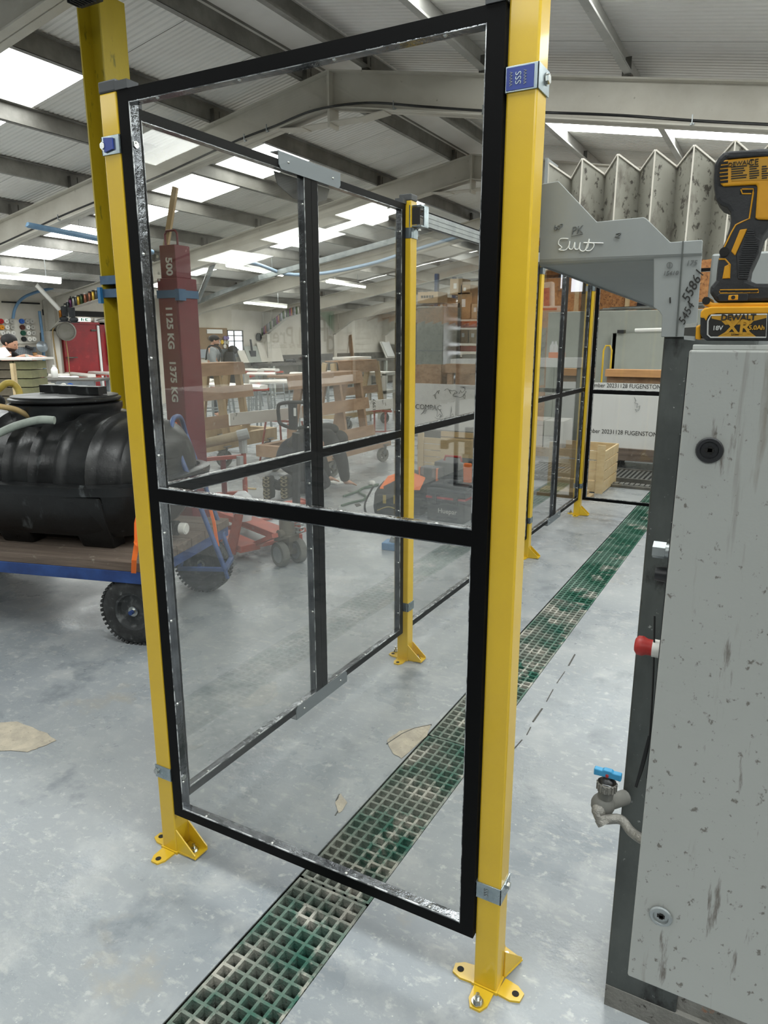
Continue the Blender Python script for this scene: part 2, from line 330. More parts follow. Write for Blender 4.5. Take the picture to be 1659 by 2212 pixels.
# --- drain gratings: real moulded lattice, one liftable section each
PIT=.0385
secs=[0.17,1.497,2.412,4.262,6.1,8.13]
labs=['green and grey moulded drain grating under the front panel, nearest section','moulded drain grating section between the front panel and the beige patch','dusty drain grating section beside the second yellow post','dark green drain grating section beside the third yellow post','green drain grating section running under the far end panel']
for i in range(5):
    a,c=secs[i]+.004,secs[i+1]-.004; b=B(); x0,x1=DX0+.007,DX1-.004; n=max(1,round((c-a)/PIT)); w=.0088; zt,zb=-.002,-.042
    for k in range(7):
        x=x0+w/2+(x1-x0-w)*k/6; b.bb(x-w/2,x+w/2,a,c,zb,zt-.0004*(k%2))
    for k in range(n+1):
        y=a+w/2+(c-a-w)*k/n; b.bb(x0,x1,y-w/2,y+w/2,zb,zt-.0002)
    one('drain_grating',b,'grating' if i<3 else 'grating_green',labs[i],'drain grating','moulded gratings of the floor drain')
# --- walls
st('wall_left',B().bb(XL-.15,XL,Y0,Y1,0,rz_(XL)+.03),'wall_white')
st('wall_right',B().bb(XE,XE+.15,Y0,Y1,0,rz_(XE)+.03),'wall_white')
def gable(y,name,openings,gm='wall_white'):
    b=B()
    def pan(x0,x1,z0,top=True,z1=None):
        P=[(x0,y,z0),(x1,y,z0)]
        if z1 is not None:P+=[(x1,y,z1),(x0,y,z1)]
        else:
            P+=[(x1,y,rz_(x1))]+([(XR,y,ZR)] if x0<XR<x1 else [])+[(x0,y,rz_(x0))]
        b.prism(P,(0,.15,0))
    x=XL
    for (a,c,h) in openings: pan(x,a,0);pan(a,c,h);x=c
    pan(x,XE,0);return st(name,b,gm)
gable(Y0-.15,'wall_back',[],'wall_dark_store'); gable(Y1,'wall_front',[(0.2,4.4,2.2)])
# --- roof
flash=B().prism([(XR-.42,Y0,rz_(XR-.42)-.012),(XR,Y0,ZR-.012),(XR+.42,Y0,rz_(XR+.42)-.012),(XR+.42,Y0,rz_(XR+.42)+.05),(XR,Y0,ZR+.05),(XR-.42,Y0,rz_(XR-.42)+.05)],(0,Y1-Y0,0))
ceil=st('ceiling',flash,'roof_sheet',loc=Vector((0,0,0)))
ob('seam_light_block',B().prism([(XL-.15,Y0-.15,rz_(XL)+.04),(XR,Y0-.15,ZR+.06),(XE+.15,Y0-.15,rz_(XE)+.04),(XE+.15,Y0-.15,rz_(XE)+.07),(XR,Y0-.15,ZR+.09),(XL-.15,Y0-.15,rz_(XL)+.07)],(0,Y1-Y0+.3,0)),'purlin_dark',ceil)  # unseen sheet added to stop sky light leaking through the sheet seams
def sheet_mesh(xa,xb,side,w=.994,m='roof_sheet',rib=True):
    b=B();n=15;rows=[]
    prof=[]
    for k in range(n):
        y=w*k/n; prof+=[(y,0),(y+w/n*.55,0),(y+w/n*.68,.011),(y+w/n*.87,.011)] if rib else []
    prof=(prof or [(0,0)])+[(w,0)]
    for x in (xa,xb): rows.append([(side*x,y,-SL*x+h) for y,h in prof])
    b.grid(rows)
    if not rib: pass
    return mesh_only(b,m)
LSL=-XL+XR; LSR=XE-XR
full={-1:sheet_mesh(0.40,LSL,-1),1:sheet_mesh(0.40,LSR,1)}
head={-1:sheet_mesh(0.40,1.56,-1),1:sheet_mesh(0.40,1.56,1)}
skyl={-1:sheet_mesh(1.56,LSL-.9,-1,m='skylight',rib=False),1:sheet_mesh(1.56,LSR-.9,1,m='skylight',rib=False)}
tail={-1:sheet_mesh(LSL-.9,LSL,-1),1:sheet_mesh(LSR-.9,LSR,1)}
for sd_,bands in ((-1,[q for q,_ in SKYLIGHT_Y]),(1,[q+(.5 if q>7 else .1) for q,_ in SKYLIGHT_Y])):  # near right-slope skylights are shifted out of view, kept to light the foreground
    ys=[];y=Y0
    while y<Y1-.01:
        if any(abs(y-q)<.001 for q in bands): ys.append((y,1.0,True));y+=1.0;continue
        nx=min([q for q in bands if q>y+.001] or [Y1]);n=max(1,round((nx-y)/1.0)); w=(nx-y)/n
        for k in range(n): ys.append((y+k*w,w,False))
        y=nx
    for (y,w,sk) in ys:
        for src,nm in (((head[sd_],'roof_sheet'),(skyl[sd_],'skylight'),(tail[sd_],'roof_sheet')) if sk else ((full[sd_],'roof_sheet'),)):
            o=inst(nm,src,(XR,y,ZR),ceil); o.scale=(1,w/1.0,1)
def purlin_mesh(m):
    b=B();y0,y1=Y0,Y1
    b.bb(-.003,.003,y0,y1,-.17,0);b.bb(0,.06,y0,y1,-.004,0);b.bb(-.055,.003,y0,y1,-.17,-.165);b.bb(-.055,-.051,y0,y1,-.17,-.15)
    return mesh_only(b,m)
pm=purlin_mesh('purlin_zinc');pd=purlin_mesh('purlin_shaded')
for x in (-4.55,-5.78,-6.98,-8.18,-9.42,-10.62,-11.82,-13.0,-3.85,-2.65,-1.4,-.15,1.1,2.3,3.55,4.8):
    o=inst('purlin',pd if x<-3 else pm,(x,0,rz_(x)-.003),ceil)
    if x>XR:o.scale=(-1,1,1)
# --- rafters
def rafter(y,apex=True):
    D=.335;FW=.16;FT=.014;b=B()
    def bot(x):
        z=rz_(x)-.19-D; e=min(x-XL,XE-x); z-=max(0,(.9-e))*.42
        return z
    xs=[XL+.02,XL+.9,XR,XE-.9,XE-.02]
    P=[(x,y-.006,bot(x)) for x in xs]+[(x,y-.006,rz_(x)-.19) for x in (XE-.02,XR,XL+.02)]
    b.prism(P,(0,.012,0))
    for i in range(4): 
        a,c=xs[i],xs[i+1];b.bar((a,y,bot(a)),(c,y,bot(c)),FW,FT,up=(0,1,0)) if False else b.prism([(a,y-FW/2,bot(a)),(c,y-FW/2,bot(c)),(c,y-FW/2,bot(c)+FT),(a,y-FW/2,bot(a)+FT)],(0,FW,0))
    for a,c in ((XL+.02,XR),(XR,XE-.02)): b.prism([(a,y-FW/2,rz_(a)-.19),(c,y-FW/2,rz_(c)-.19),(c,y-FW/2,rz_(c)-.19-FT),(a,y-FW/2,rz_(a)-.19-FT)],(0,FW,0))
    # web-to-flange fillets give the rolled look
    r=st('roof_beam',b,'rafter_paint',smooth=None)
    if not apex: return r,bot
    z=bot(XR);g=B(); g.prism([(XR-.62,y-.005,bot(XR-.62)),(XR-.3,y-.005,z-.13),(XR+.3,y-.005,z-.13),(XR+.62,y-.005,bot(XR+.62))],(0,.01,0)); g.bb(XR-.32,XR+.32,y-FW/2,y+FW/2,z-.14,z-.13)
    for s in (-1,1): g.prism([(XR+s*.32,y-FW/2,z-.14),(XR+s*.62,y-FW/2,bot(XR+s*.62)),(XR+s*.62,y-FW/2,bot(XR+s*.62)-.01),(XR+s*.32,y-FW/2,z-.15)],(0,FW,0))
    ob('haunch',g,'rafter_paint',r)
    ob('end_plate',B().bb(XR-.012,XR+.012,y-FW/2-.005,y+FW/2+.005,z-.18,ZR-.2),'rafter_paint',r)
    for s in (XL+.35,XL+.02): ob('stiffener',B().bb(s,s+.01,y-FW/2,y+FW/2,bot(s)+.01,rz_(s)-.2),'rafter_paint',r)
    return r,bot
RB={}
for i,y in enumerate(BAYS):
    r,bot=rafter(y,i>0); r['label']=['white steel portal rafter at the very top, nearest','white steel portal rafter with a black cable clipped along its flange','white steel portal rafter whose flange carries the row of cans','white steel portal rafter, fourth from the camera','white steel portal rafter, fifth from the camera','white steel portal rafter, sixth from the camera','white steel portal rafter farthest away'][i]
    RB[i]=(r,bot)
    cl=B();X0=XL+.02
    for x in (-4.55,-5.78,-6.98,-8.18,-9.42,-10.62,-11.82,-3.85,-2.65,-1.4,-.15,1.1): cl.bb(x-.01,x+.05,y-.075,y-.067,rz_(x)-.19,rz_(x)-.05);cl.bb(x-.05,x+.01,y+.067,y+.075,rz_(x)-.19,rz_(x)-.04)
    ob('cleat',cl,'purlin_dark',r,kind='stuff')
    # column on the left wall
    c=B();c.bb(XL,XL+.20,y-.10,y-.088,0,bot(XL+.1)+.02);c.bb(XL,XL+.20,y+.088,y+.10,0,bot(XL+.1)+.02);c.bb(XL+.08,XL+.10,y-.09,y+.09,0,bot(XL+.1)+.02);c.bb(XL+.19,XL+.20,y-.1,y+.1,0,bot(XL+.1)+.02)
    st('pillar',c,'wall_board',label='white boxed column on the left wall below a rafter')
r,bot=RB[1]; y=BAYS[1]-.078
pts=[(x,y-.012,bot(x)+.035+.012*math.sin(x*2.1)) for x in [-13.2+.6*k for k in range(14)]]+[(-4.9,y-.012,bot(-4.9)+.03),(-4.4,y-.012,bot(-4.4)+.02),(-3.8,y-.012,bot(-3.8)+.05)]+[(x,y-.012,bot(x)+.04+.008*math.sin(x*3)) for x in [-3.2+.6*k for k in range(12)]]
ob('cable',B().tube(pts,.011,6),'black_cable',r,smooth=60)
for x in (-9.9,-8.4,-6.9,-5.3,-5.0,-3.5,-2.6,-.85+-.0,.0):
    ob('cable_clip',B().bb(x-.015,x+.015,y-.012,y+.02,bot(x)+.005,bot(x)+.02).bb(x-.004,x+.004,y-.03,y-.02,bot(x)+.01,bot(x)+.075),'zinc_dull',r)
# --- left wall features
xw=XL
d=th('door_1','red timber side door with white edge strip in the left wall','door',(XL,11.2,0))
d['kind']='structure'
ob('door_leaf',B().bb(XL,XL+.05,10.66,11.52,0.02,1.95),'red_door',d)
ob('door_frame',B().bb(XL,XL+.07,10.60,10.66,0,2.0).bb(XL,XL+.07,11.6,11.74,0,2.0).bb(XL,XL+.07,10.6,11.74,1.95,2.0),'red_door',d)
ob('edge_strip',B().bb(XL+.05,XL+.075,11.52,11.58,0.02,1.93),'plastic_white',d,label='white plastic edge strip')
ob('bolt',B().bb(XL+.05,XL+.07,11.36,11.48,1.80,1.84).cyl((XL+.075,11.34,1.82),(XL+.075,11.5,1.82),.01,n=8),'purlin_dark',d)
st('door_2',B().bb(XL,XL+.03,10.4,12.0,2.03,2.09),'wall_board',label='white boxed lintel over the red door')
st('trim_2',B().bb(XL-.01,XL+.02,10.2,12.6,2.12,2.24),'dark_gap',label='dark open gap above the white lintel')
st('trim_3',B().bb(XL,XL+.03,9.3,10.15,2.34,2.37),'dark_gap',label='dark rail high on the left wall')
# white boarded planks on the wall beyond the last column
wl=st('wall_cladding',B().bb(XL,XL+.02,21.6,27.5,0,2.5),'wall_board')
for k in range(12): ob('panel',B().bb(XL+.02,XL+.035,21.7,27.4,.06+.2*k,.25+.2*k),'wall_board',wl)
w=th('window_1','small bright barred window beside the brown pegboard','window',(XL,16.35,1.28));w['kind']='structure'
ob('pane',B().bb(XL,XL+.01,16.04,16.66,1.30,1.86),'window_glow',w)
f=B()
for z in (1.29,1.58,1.73,1.87): f.bb(XL,XL+.04,16.0,16.7,z-.012,z+.012)
for y in (16.02,16.3,16.68): f.bb(XL,XL+.04,y-.015,y+.015,1.28,1.88)
ob('frame',f,'purlin_dark',w)
# ================================================================== GUARD FENCE
PW=.06;PH=2.2
rivet_me=mesh_only(B().lathe([(0,.004),(.0028,.0036),(.0045,.0018),(.005,0)],(0,0,0),n=8),'steel_bolt',smooth=60)
bolt_me=mesh_only(B().cyl((0,0,0),(0,0,.006),.009,n=6).cyl((0,0,-.001),(0,0,.001),.011,n=12),'steel_bolt')
def rot_to(d):return Vector(d).to_track_quat('Z','Y').to_euler()
def post(cx,cy,label,front=True,gus=1,clamps=(2.065,.29),label_blue=False,cside=(1,0),cap=True,ph=PH):
    t=th('guard_post',label,'post',(cx,cy,0),0,'yellow steel posts of the machine guard'); h=PW/2
    b=B();b.bb(cx-h,cx+h,cy-h,cy+h,.006,ph);ob('tube',b,'yellow',t,bevel=.004)
    if cap: ob('cap',B().bb(cx-h-.001,cx+h+.001,cy-h-.001,cy+h+.001,ph,ph+.028),'cap_grey',t,bevel=.004)
    # foot: cross-shaped plate with four ears, holes shown as dark recess rings
    b=B()
    ears=[(0,-.085),(-.075,.0),(.075,.0)] if gus>0 else [(0,-.085),(-.08,-.01),(.08,-.01)]
    for ex,ey in ears:
        L=math.hypot(ex,ey);ux,uy=ex/L,ey/L;px,py=-uy,ux;w=.026;P=[]
        for a,q in ((.035,w),(L-.01,w*.95)):P.append((cx+ux*a+px*q,cy+uy*a+py*q,0))
        P.append((cx+ux*(L+.012)+px*w*.5,cy+uy*(L+.012)+py*w*.5,0));P.append((cx+ux*(L+.012)-px*w*.5,cy+uy*(L+.012)-py*w*.5,0))
        for a,q in ((L-.01,-w*.95),(.035,-w)):P.append((cx+ux*a+px*q,cy+uy*a+py*q,0))
        b.prism(P,(0,0,.006))
    b.bb(cx-.034,cx+.034,cy-.034,cy+.034,.0,.0085);ob('foot_plate',b,'yellow',t)
    for ex,ey in ears: ob('slot_hole',B().cyl((cx+ex*.93,cy+ey*.93,.0062),(cx+ex*.93,cy+ey*.93,.0068),.009,n=14),'dark_gap',t)
    # adjustable gusset shoe on the far side
    b=B();gx,gy=(1,0) if gus>0 else (.3,.95)
    n=math.hypot(gx,gy);gx/=n;gy/=n;qx,qy=-gy,gx
    for s in (-1,1):
        o=.027*s; b.prism([(cx+gx*h+qx*o,cy+gy*h+qy*o,.006),(cx+gx*(h+.075)+qx*o,cy+gy*(h+.075)+qy*o,.006),(cx+gx*(h+.075)+qx*o,cy+gy*(h+.075)+qy*o,.018),(cx+gx*h+qx*o,cy+gy*h+qy*o,.085)],(qx*.004,qy*.004,0))
    b.box((cx+gx*(h+.04),cy+gy*(h+.04),.008),(.075,.056,.005),rz=math.atan2(gy,gx))
    ob('gusset',b,'yellow',t)
    for (bx,by) in ((gx*(h+.045),gy*(h+.045)),)+(((0,-.079),) if gus<0 else ((-.07,.03),)):
        o=B();X,Y_=cx+bx,cy+by;o.cyl((X,Y_,.008),(X,Y_,.012),.015,n=16).cyl((X,Y_,.012),(X,Y_,.021),.011,n=6).cyl((X,Y_,.021),(X,Y_,.034),.005,n=10)
        ob('anchor_bolt',o,'steel_bolt',t)
    for z in clamps:
        b=B();g=.003;k=h+g
        b.bb(cx-k,cx+k,cy-k,cy-h,z-.022,z+.022);b.bb(cx-k,cx-h,cy-k,cy+k,z-.022,z+.022);b.bb(cx+h,cx+k,cy-k,cy+k,z-.022,z+.022)
        sx,sy=cside; b.bb(cx+(sx*k if sx else -.014),cx+(sx*(k+.001) if sx else .014),cy+(sy*k if sy else -.014),cy+(sy*(k+.016) if sy else .014),z-.022,z+.022)
        c=ob('clamp',b,'zinc',t,bevel=.0015)
        if label_blue:
            bx=B()
            if gus>0: bx.prism([(cx-.002-.018,cy-k-.0008,z-.016),(cx+.012,cy-k-.0008,z-.011),(cx+.012,cy-k-.0008,z+.015),(cx-.002-.018,cy-k-.0008,z+.018)],(0,-.004,0))
            else: bx.bb(cx-k+.006,cx+k-.014,cy-k-.0008,cy-k,z-.02,z+.02)
            ob('blue_face',bx,'blue_label',c,label='blue face of the clamp')
        o=inst('bolt',bolt_me,(cx-.024,cy-k-.001,z),c,rot_to((0,-1,0))) if gus>0 else inst('bolt',bolt_me,(cx+k+.001,cy+.012,z+.004),c,rot_to((1,0,0)))
    return t
pL=post(-1.555,1.412,'yellow guard post at the left end of the front panel, with a dark cap',clamps=(2.08,),label_blue=True,gus=1)
pR=post(-.485,1.431,'tall yellow guard post at the right edge of the front panel, nearest the cabinet',gus=-1,clamps=(2.071,.290),label_blue=False,cside=(-1,0),ph=2.225)
p2=post(-1.551,3.022,'yellow guard post with zinc tie channel bracket, second along the drain',clamps=(2.065,.29))
p3=post(-1.560,5.035,'yellow guard post in the middle of the far run, third along the drain',clamps=(2.065,.29))
p4=post(-1.555,6.570,'yellow guard post at the far corner beside the end panel',clamps=(2.04,.28))
def add_clamp(t,cx,cy,z):
    h=PW/2;k=h+.003;b=B();b.bb(cx-k,cx+k,cy-k,cy-h,z-.022,z+.022);b.bb(cx-k,cx-h,cy-k,cy+k,z-.022,z+.022);b.bb(cx+h,cx+k,cy-k,cy+k,z-.022,z+.022)
    c=ob('clamp',b,'zinc',t,bevel=.0015);inst('bolt',bolt_me,(cx-.024,cy-k-.001,z),c,rot_to((0,-1,0)))
add_clamp(pL,-1.555,1.412,.285)
# the right post's blue clamp face with its pressed wave mark
c=[o for o in pR.children if o.name.startswith('clamp')][0]
ob('blue_face',B().bb(-.485-.029,-.485+.024,1.431-.0342,1.431-.0334,2.052,2.090),'blue_label',c,label='blue face of the clamp')
for k,bm_z in enumerate((2.071,.290)):
    c=[o for o in pR.children if o.name.startswith('clamp')][k]
    text('lettering','SSS','zinc' if k==0 else 'bolt_dark' if 'bolt_dark' in MATS else 'zinc_dull',(-.490,1.431-.0345,bm_z),(0,0,1),(-1,0,0),.016,c)
    if k==0:
        for dx in (-.014,.013): text('lettering','VVVVV','zinc_dull',(-.490+dx,1.431-.0345,bm_z),(0,0,1),(-1,0,0),.008,c)
def panel(label,A,Bp,z0,z1,mid,mulls=(),n_riv=9,T=.032,splice=False,side_norm=None,rv='all',midrail=True,cl='front'):
    """framed clear guard panel between plan points A and Bp"""
    A=Vector((A[0],A[1],0));Bp=Vector((Bp[0],Bp[1],0));u=(Bp-A).normalized();Lh=(Bp-A).length;nrm=Vector((u.y,-u.x,0))
    t=th('guard_screen',label,'guard screen',A,math.atan2(u.y,u.x),'clear panels of the machine guard')
    # local coordinates: x along, y thickness, z up
    D=.032
    def lb(x0,x1,zz0,zz1,y0=-D/2,y1=D/2):return B().bb(x0,x1,y0,y1,zz0,zz1)
    ob('stile',lb(0,T,z0,z1),'black_frame',t,local=True);ob('stile',lb(Lh-T,Lh,z0,z1),'black_frame',t,local=True)
    ob('rail',lb(T,Lh-T,z0,z0+T*.8),'black_frame',t,local=True,label='bottom rail');ob('rail',lb(T,Lh-T,z1-T*.8,z1),'black_frame',t,local=True,label='top rail')
    xs=[0]+list(mulls)+[Lh]
    for m in mulls:
        ob('mullion',lb(m-.04,m-.001,z0+T*.8,z1-T*.8),'black_frame',t,local=True);ob('mullion',lb(m+.001,m+.04,z0+T*.8,z1-T*.8),'black_frame',t,local=True)
    for s in (0,Lh): ob('stile_cap',B().bb(s-(.003 if s==0 else T+.003),s+(T+.003 if s==0 else .003),-D/2-.003,D/2+.003,z1,z1+.02),'cap_grey',t,local=True)
    zs=[(z0+T*.8,mid-T/2),(mid+T/2,z1-T*.8)] if midrail else [(z0+T*.8,z1-T*.8)]
    for i,(a,c) in enumerate(zip(xs,xs[1:])):
        xa=a+(T if a==0 else .04);xb=c-(T if c==Lh else .04)
        if midrail: ob('rail',lb(xa,xb,mid-T/2,mid+T/2),'black_frame',t,local=True,label='middle rail')
        for (za,zb) in zs:
            ob('pane',B().bb(xa+.001,xb-.001,-.0015,.0015,za+.001,zb-.001),'pane_clear',t,local=True,label='clear plastic pane')
            pe=B();q_=.0028
            pe.bb(xa,xb,-D/2+.0005,-D/2+.004,za+.0018,za+q_+.0018);pe.bb(xa,xa+.002,-D/2+.0005,-D/2+.003,za,zb);pe.bb(xb-.002,xb,-D/2+.0005,-D/2+.003,za,zb);pe.bb(xa,xb,-D/2+.0005,-D/2+.003,zb-q_,zb-.0018)
            ob('film_edge_glint',pe,'film_edge_glint',t,local=True)
            # folded retaining edges, riveted to the reveals
            for nm,(p0,p1,q) in {'l':((xa,za),(xa,zb),(1,0)),'r':((xb,za),(xb,zb),(-1,0)),'b':((xa,za),(xb,za),(0,1)),'t':((xa,zb),(xb,zb),(0,-1))}.items():
                x0,x1=sorted((p0[0],p1[0]+q[0]*.0018));w0,w1=sorted((p0[1],p1[1]+q[1]*.0018))
                ob('retaining_strip',B().bb(x0,x1,-D/2+.001,D/2-.002,w0,w1),'strip_plastic',t,local=True)
                if nm not in rv: continue
                Ln=(zb-za) if q[0] else (xb-xa);n=max(2,int(Ln/.2))
                for k in range(n):
                    f=(k+.35)/(n-.3)
                    px=p0[0]+(p1[0]-p0[0])*f+q[0]*.0018;pz=p0[1]+(p1[1]-p0[1])*f+q[1]*.0018
                    o=inst('rivet',rivet_me,(0,0,0));o.parent=t;o.location=(px,-.006 if cl=='front' else .0,pz);o.rotation_euler=rot_to((q[0],0,q[1]))
    return t,Lh
R180=math.pi
fp,Lf=panel('clear front guard panel in a black frame crossing the drain, nearest to the camera',(-1.521,1.398),(-.518,1.408),.147,2.20,1.180,T=.036,rv='lrbt')
for z in (2.075,.285): o=inst('bolt',bolt_me,(0,0,0));o.parent=fp;o.location=(.035,-.004,z);o.rotation_euler=rot_to((1,0,0))
a1,_=panel('clear guard panel with a centre mullion behind the left post, first along the drain',(-1.562,1.447),(-1.562,2.987),.150,2.185,1.170,mulls=(.808,),rv='rb')
a2,_=panel('clear hinged guard door with a black latch, beside the second yellow post',(-1.562,3.056),(-1.562,3.985),.150,2.185,1.170,rv='rb')
a3,_=panel('clear guard panel between the hinged door and the third yellow post',(-1.562,4.00),(-1.562,5.0),.150,2.185,1.170,rv='rb')
a4,_=panel('clear guard panel with a centre mullion between the third and fourth yellow posts',(-1.562,5.069),(-1.562,6.535),.150,2.185,1.170,mulls=(.66,),rv='rb')
a5,_=panel('clear end guard panel closing the far end of the cell',(-1.515,6.575),(-.30,6.575),.15,2.17,1.150,rv='lb')
# splice plates clamping the two halves of the mullioned panels
for t,m,z1,z0 in ((a1,.808,2.185,.150),(a4,.66,2.185,.150)):
    for z,s in ((z1,1),(z0,-1)):
        b=B();L=.19;P=[(m-L,-.0145,z+s*.022),(m+L,-.0145,z+s*.022),(m+L,-.0145,z-s*.018),(m+L-.012,-.0145,z-s*.03),(m-L+.012,-.0145,z-s*.03),(m-L,-.0145,z-s*.018)]
        b.prism([(x,-.0165,zz) for x,_,zz in P],(0,-.003,0));b.bb(m-L,m+L,-.0195,.0165,z+s*.022,z+s*.025)
        o=ob('splice_plate',b,'clip_plate',t,local=True,label='grey steel splice plate')
        for x in (m-L*.72,m+L*.72): r=inst('rivet',rivet_me,(0,0,0));r.parent=o;r.location=(x,-.0195,z-s*.002);r.rotation_euler=rot_to((0,-1,0))
        if t is a1 and s>0: ob('backing_plate',B().prism([(m-.17,.017,z-.03),(m+.17,.017,z-.03),(m+.15,.017,z-.07),(m+.06,.017,z-.10),(m-.06,.017,z-.10),(m-.15,.017,z-.07)],(0,.003,0)),'cap_grey',t,local=True)
b=B()
for k in (0,1): pass
# latch of the hinged door
o=ob('latch',B().bb(.845,.885,-.055,-.013,.86,1.10),'plastic_black',a2,local=True,bevel=.006)
ob('latch_handle',B().tube([(.865,-.05,1.02),(.865,-.10,1.02),(.80,-.125,1.02),(.70,-.12,1.015)],.013,8).bb(.69,.72,-.14,-.10,.985,1.035),'plastic_black',o,local=True)
ob('bolt_slide',B().cyl((.84,-.035,.915),(.93,-.035,.915),.012,n=12).bb(.83,.85,-.06,-.02,.89,.94),'steel_bolt',o,local=True)
# tie channel above the door
t=th('tie_channel','galvanised steel tie channel over the guard door from the second post','channel',(-1.50,3.05,2.11))
b=B();b.bb(-1.503,-1.500,3.08,4.95,2.10,2.165);b.bb(-1.518,-1.500,3.08,4.95,2.162,2.165);b.bb(-1.518,-1.500,3.08,4.95,2.10,2.103)
b.bb(-1.4995,-1.498,3.08,4.95,2.122,2.124).bb(-1.4995,-1.498,3.08,4.95,2.142,2.144);ob('channel',b,'zinc_dull',t)
b=B();b.bb(-1.53,-1.475,3.00,3.075,2.09,2.095).bb(-1.53,-1.475,3.00,3.075,2.175,2.18).bb(-1.480,-1.475,3.03,3.075,2.09,2.18).bb(-1.53,-1.525,2.99,3.0,2.09,2.18)
k=ob('end_bracket',b,'zinc',t);inst('bolt',bolt_me,(-1.50,3.03,2.082),k,rot_to((0,0,-1)))
ob('bracket_opening',B().bb(-1.520,-1.482,3.0,3.004,2.1,2.17),'dark_gap',k)
# ================================================================== MACHINE SIDE
t=th('control_cabinet','light grey scratched steel control cabinet at the right photo edge, under the drill','cabinet',(.12,1.1,.68))
cx0,cx1,cy=-.100,.36,.92;ZB,ZT=.690,1.595
o=ob('body',B().bb(cx0+.012,cx1,cy+.02,cy+.25,ZB+.01,ZT-.004),'cabinet_grey',t)
o=ob('door',B().bb(cx0,cx1,cy,cy+.016,ZB,ZT-.006),'cabinet_grey',t,bevel=.0025)
ob('top_lip',B().bb(cx0+.003,cx1,cy+.004,cy+.02,ZT-.006,ZT).bb(cx0+.003,cx0+.01,cy+.016,cy+.03,ZB,ZT),'cabinet_edge',t,bevel=.001)
for (px,py) in ((1533,972),(1428,1977)):
    p=V(px,py,Y=cy); m='plastic_black' if py<1500 else 'zinc_dull'
    l=ob('lock',B().lathe([(.0145,0),(.0155,-.003),(.014,-.005),(.0105,-.005),(.0095,-.002),(0,-.002)],p,ax=(0,1,0),n=28),m,t,smooth=40,label='black round quarter-turn lock' if py<1500 else 'worn metal quarter-turn lock')
    ob('key_slot',B().bb(p.x-.005,p.x+.005,cy-.0035,cy-.0015,p.z-.0022,p.z+.0022).bb(p.x-.002,p.x+.003,cy-.0035,cy-.0015,p.z-.004,p.z+.004),'dark_gap',l)
b=B();b.bb(cx0-.004,cx0+.002,cy+.03,cy+.05,1.00,1.58)
ob('rubber_seal',b,'plastic_black',t)
p=V(1418,1187,Y=cy+.05);k=ob('side_bolt',B().cyl((p.x+.012,p.y,p.z),(p.x-.004,p.y,p.z),.0115,n=6).cyl((cx0+.02,p.y,p.z),(p.x+.011,p.y,p.z),.010,n=14),'zinc_dull',t,smooth=35)
p=V(1418,1238,Y=cy+.05);ob('side_knob',B().cyl((cx0+.01,p.y,p.z),(p.x-.001,p.y,p.z),.012,.0095,n=16),'plastic_black',t,smooth=40)
p=V(1397,1397,Y=cy+.06);e=ob('stop_button',B().lathe([(0,.020),(.009,.0195),(.0135,.016),(.014,.009),(.0115,.004),(.011,-.01)],(p.x+.004,p.y,p.z),ax=(-1,0,0),n=22),'knob_red',t,smooth=50,label='red mushroom stop button')
ob('collar',B().cyl((cx0+.02,p.y,p.z),(p.x+.008,p.y,p.z),.0125,n=20),'carton_white',e,smooth=40)
pts=[V(1414,1330,Y=cy+.055),V(1411,1460,Y=cy+.055),V(1403,1590,Y=cy+.055),V(1391,1650,Y=cy+.05),V(1374,1700,Y=cy+.045)]
ob('cable_tie',B().tube(pts,.0014,6).bar(pts[2],pts[4],.004,.0015),'black_cable',t)
# post, bracket, kerb
t=th('gantry_post','dark galvanised steel machine post standing behind the grey control cabinet','post',(-.13,1.57,0))
ob('tube',B().bb(-.212,-.05,1.508,1.65,0,1.62),'galv_post',t,bevel=.004)
b=B();b.bb(-.185,-.12,1.5062,1.5075,1.36,1.38)
for (z,h) in ((1.40,.02),(1.21,.03)):
    q=V(1446,735+(1.6-z)*1000,Y=1.507); x=-.165; 
    P=[(x,1.5072,z+h),(x+.008,1.5072,z+h*.3),(x+.003,1.5072,z),(x+.014,1.5072,z+h*.1),(x+.012,1.5072,z-h*.4),(x+.02,1.5072,z-h*.5)]
    ob('chalk_mark',B().tube(P,.0009,4,smooth=False),'chalk',t)
b.bm.free()
st('trim_4',B().bb(-.211,.6,1.506,1.95,0,.06).bb(-.05,.6,1.52,1.6,.05,.60),'concrete_kerb',label='stained concrete kerb at the foot of the machine')
t=th('mounting_bracket','light grey folded steel bracket with handwritten marks on the machine post','bracket',(-.3,1.5,1.62))
def poly(pts,Y,th_=.005):return B().prism([V(x,y,Y=Y) for x,y in pts],(0,th_,0))
ob('upper_plate',poly([(1165,562),(1168,402),(1172,397),(1206,391),(1289,479),(1390,469),(1396,472),(1448,523),(1516,518),(1518,521),(1516,548)],1.497),'bracket_grey',t,bevel=.0012)
a=V(1165,562,Y=1.497);c=V(1516,550,Y=1.497);zb=a.z
b=B()
for k in range(4):
    an=k*PI/8;a0=(.012*(1-math.cos(an)),.012*math.sin(an));an2=(k+1)*PI/8;a1_=(.012*(1-math.cos(an2)),.012*math.sin(an2))
    b.prism([(a.x,1.497+a0[0],zb-a0[1]),(c.x,1.497+a0[0],zb-a0[1]),(c.x,1.497+a1_[0],zb-a1_[1]),(a.x,1.497+a1_[0],zb-a1_[1])],(0,.004,.002))
ob('fold',b,'bracket_grey',t,smooth=60)
f0=Vector((a.x,1.509,zb-.012));f1=Vector((V(1430,560,Y=1.497).x,1.509,zb-.012));bk0=V(1428,672,Y=2.15);bk1=V(1445,566,Y=2.15)
ob('sloping_shelf',B().prism([f0,f1,bk1,bk0],(0,0,.004)),'bracket_grey',t)
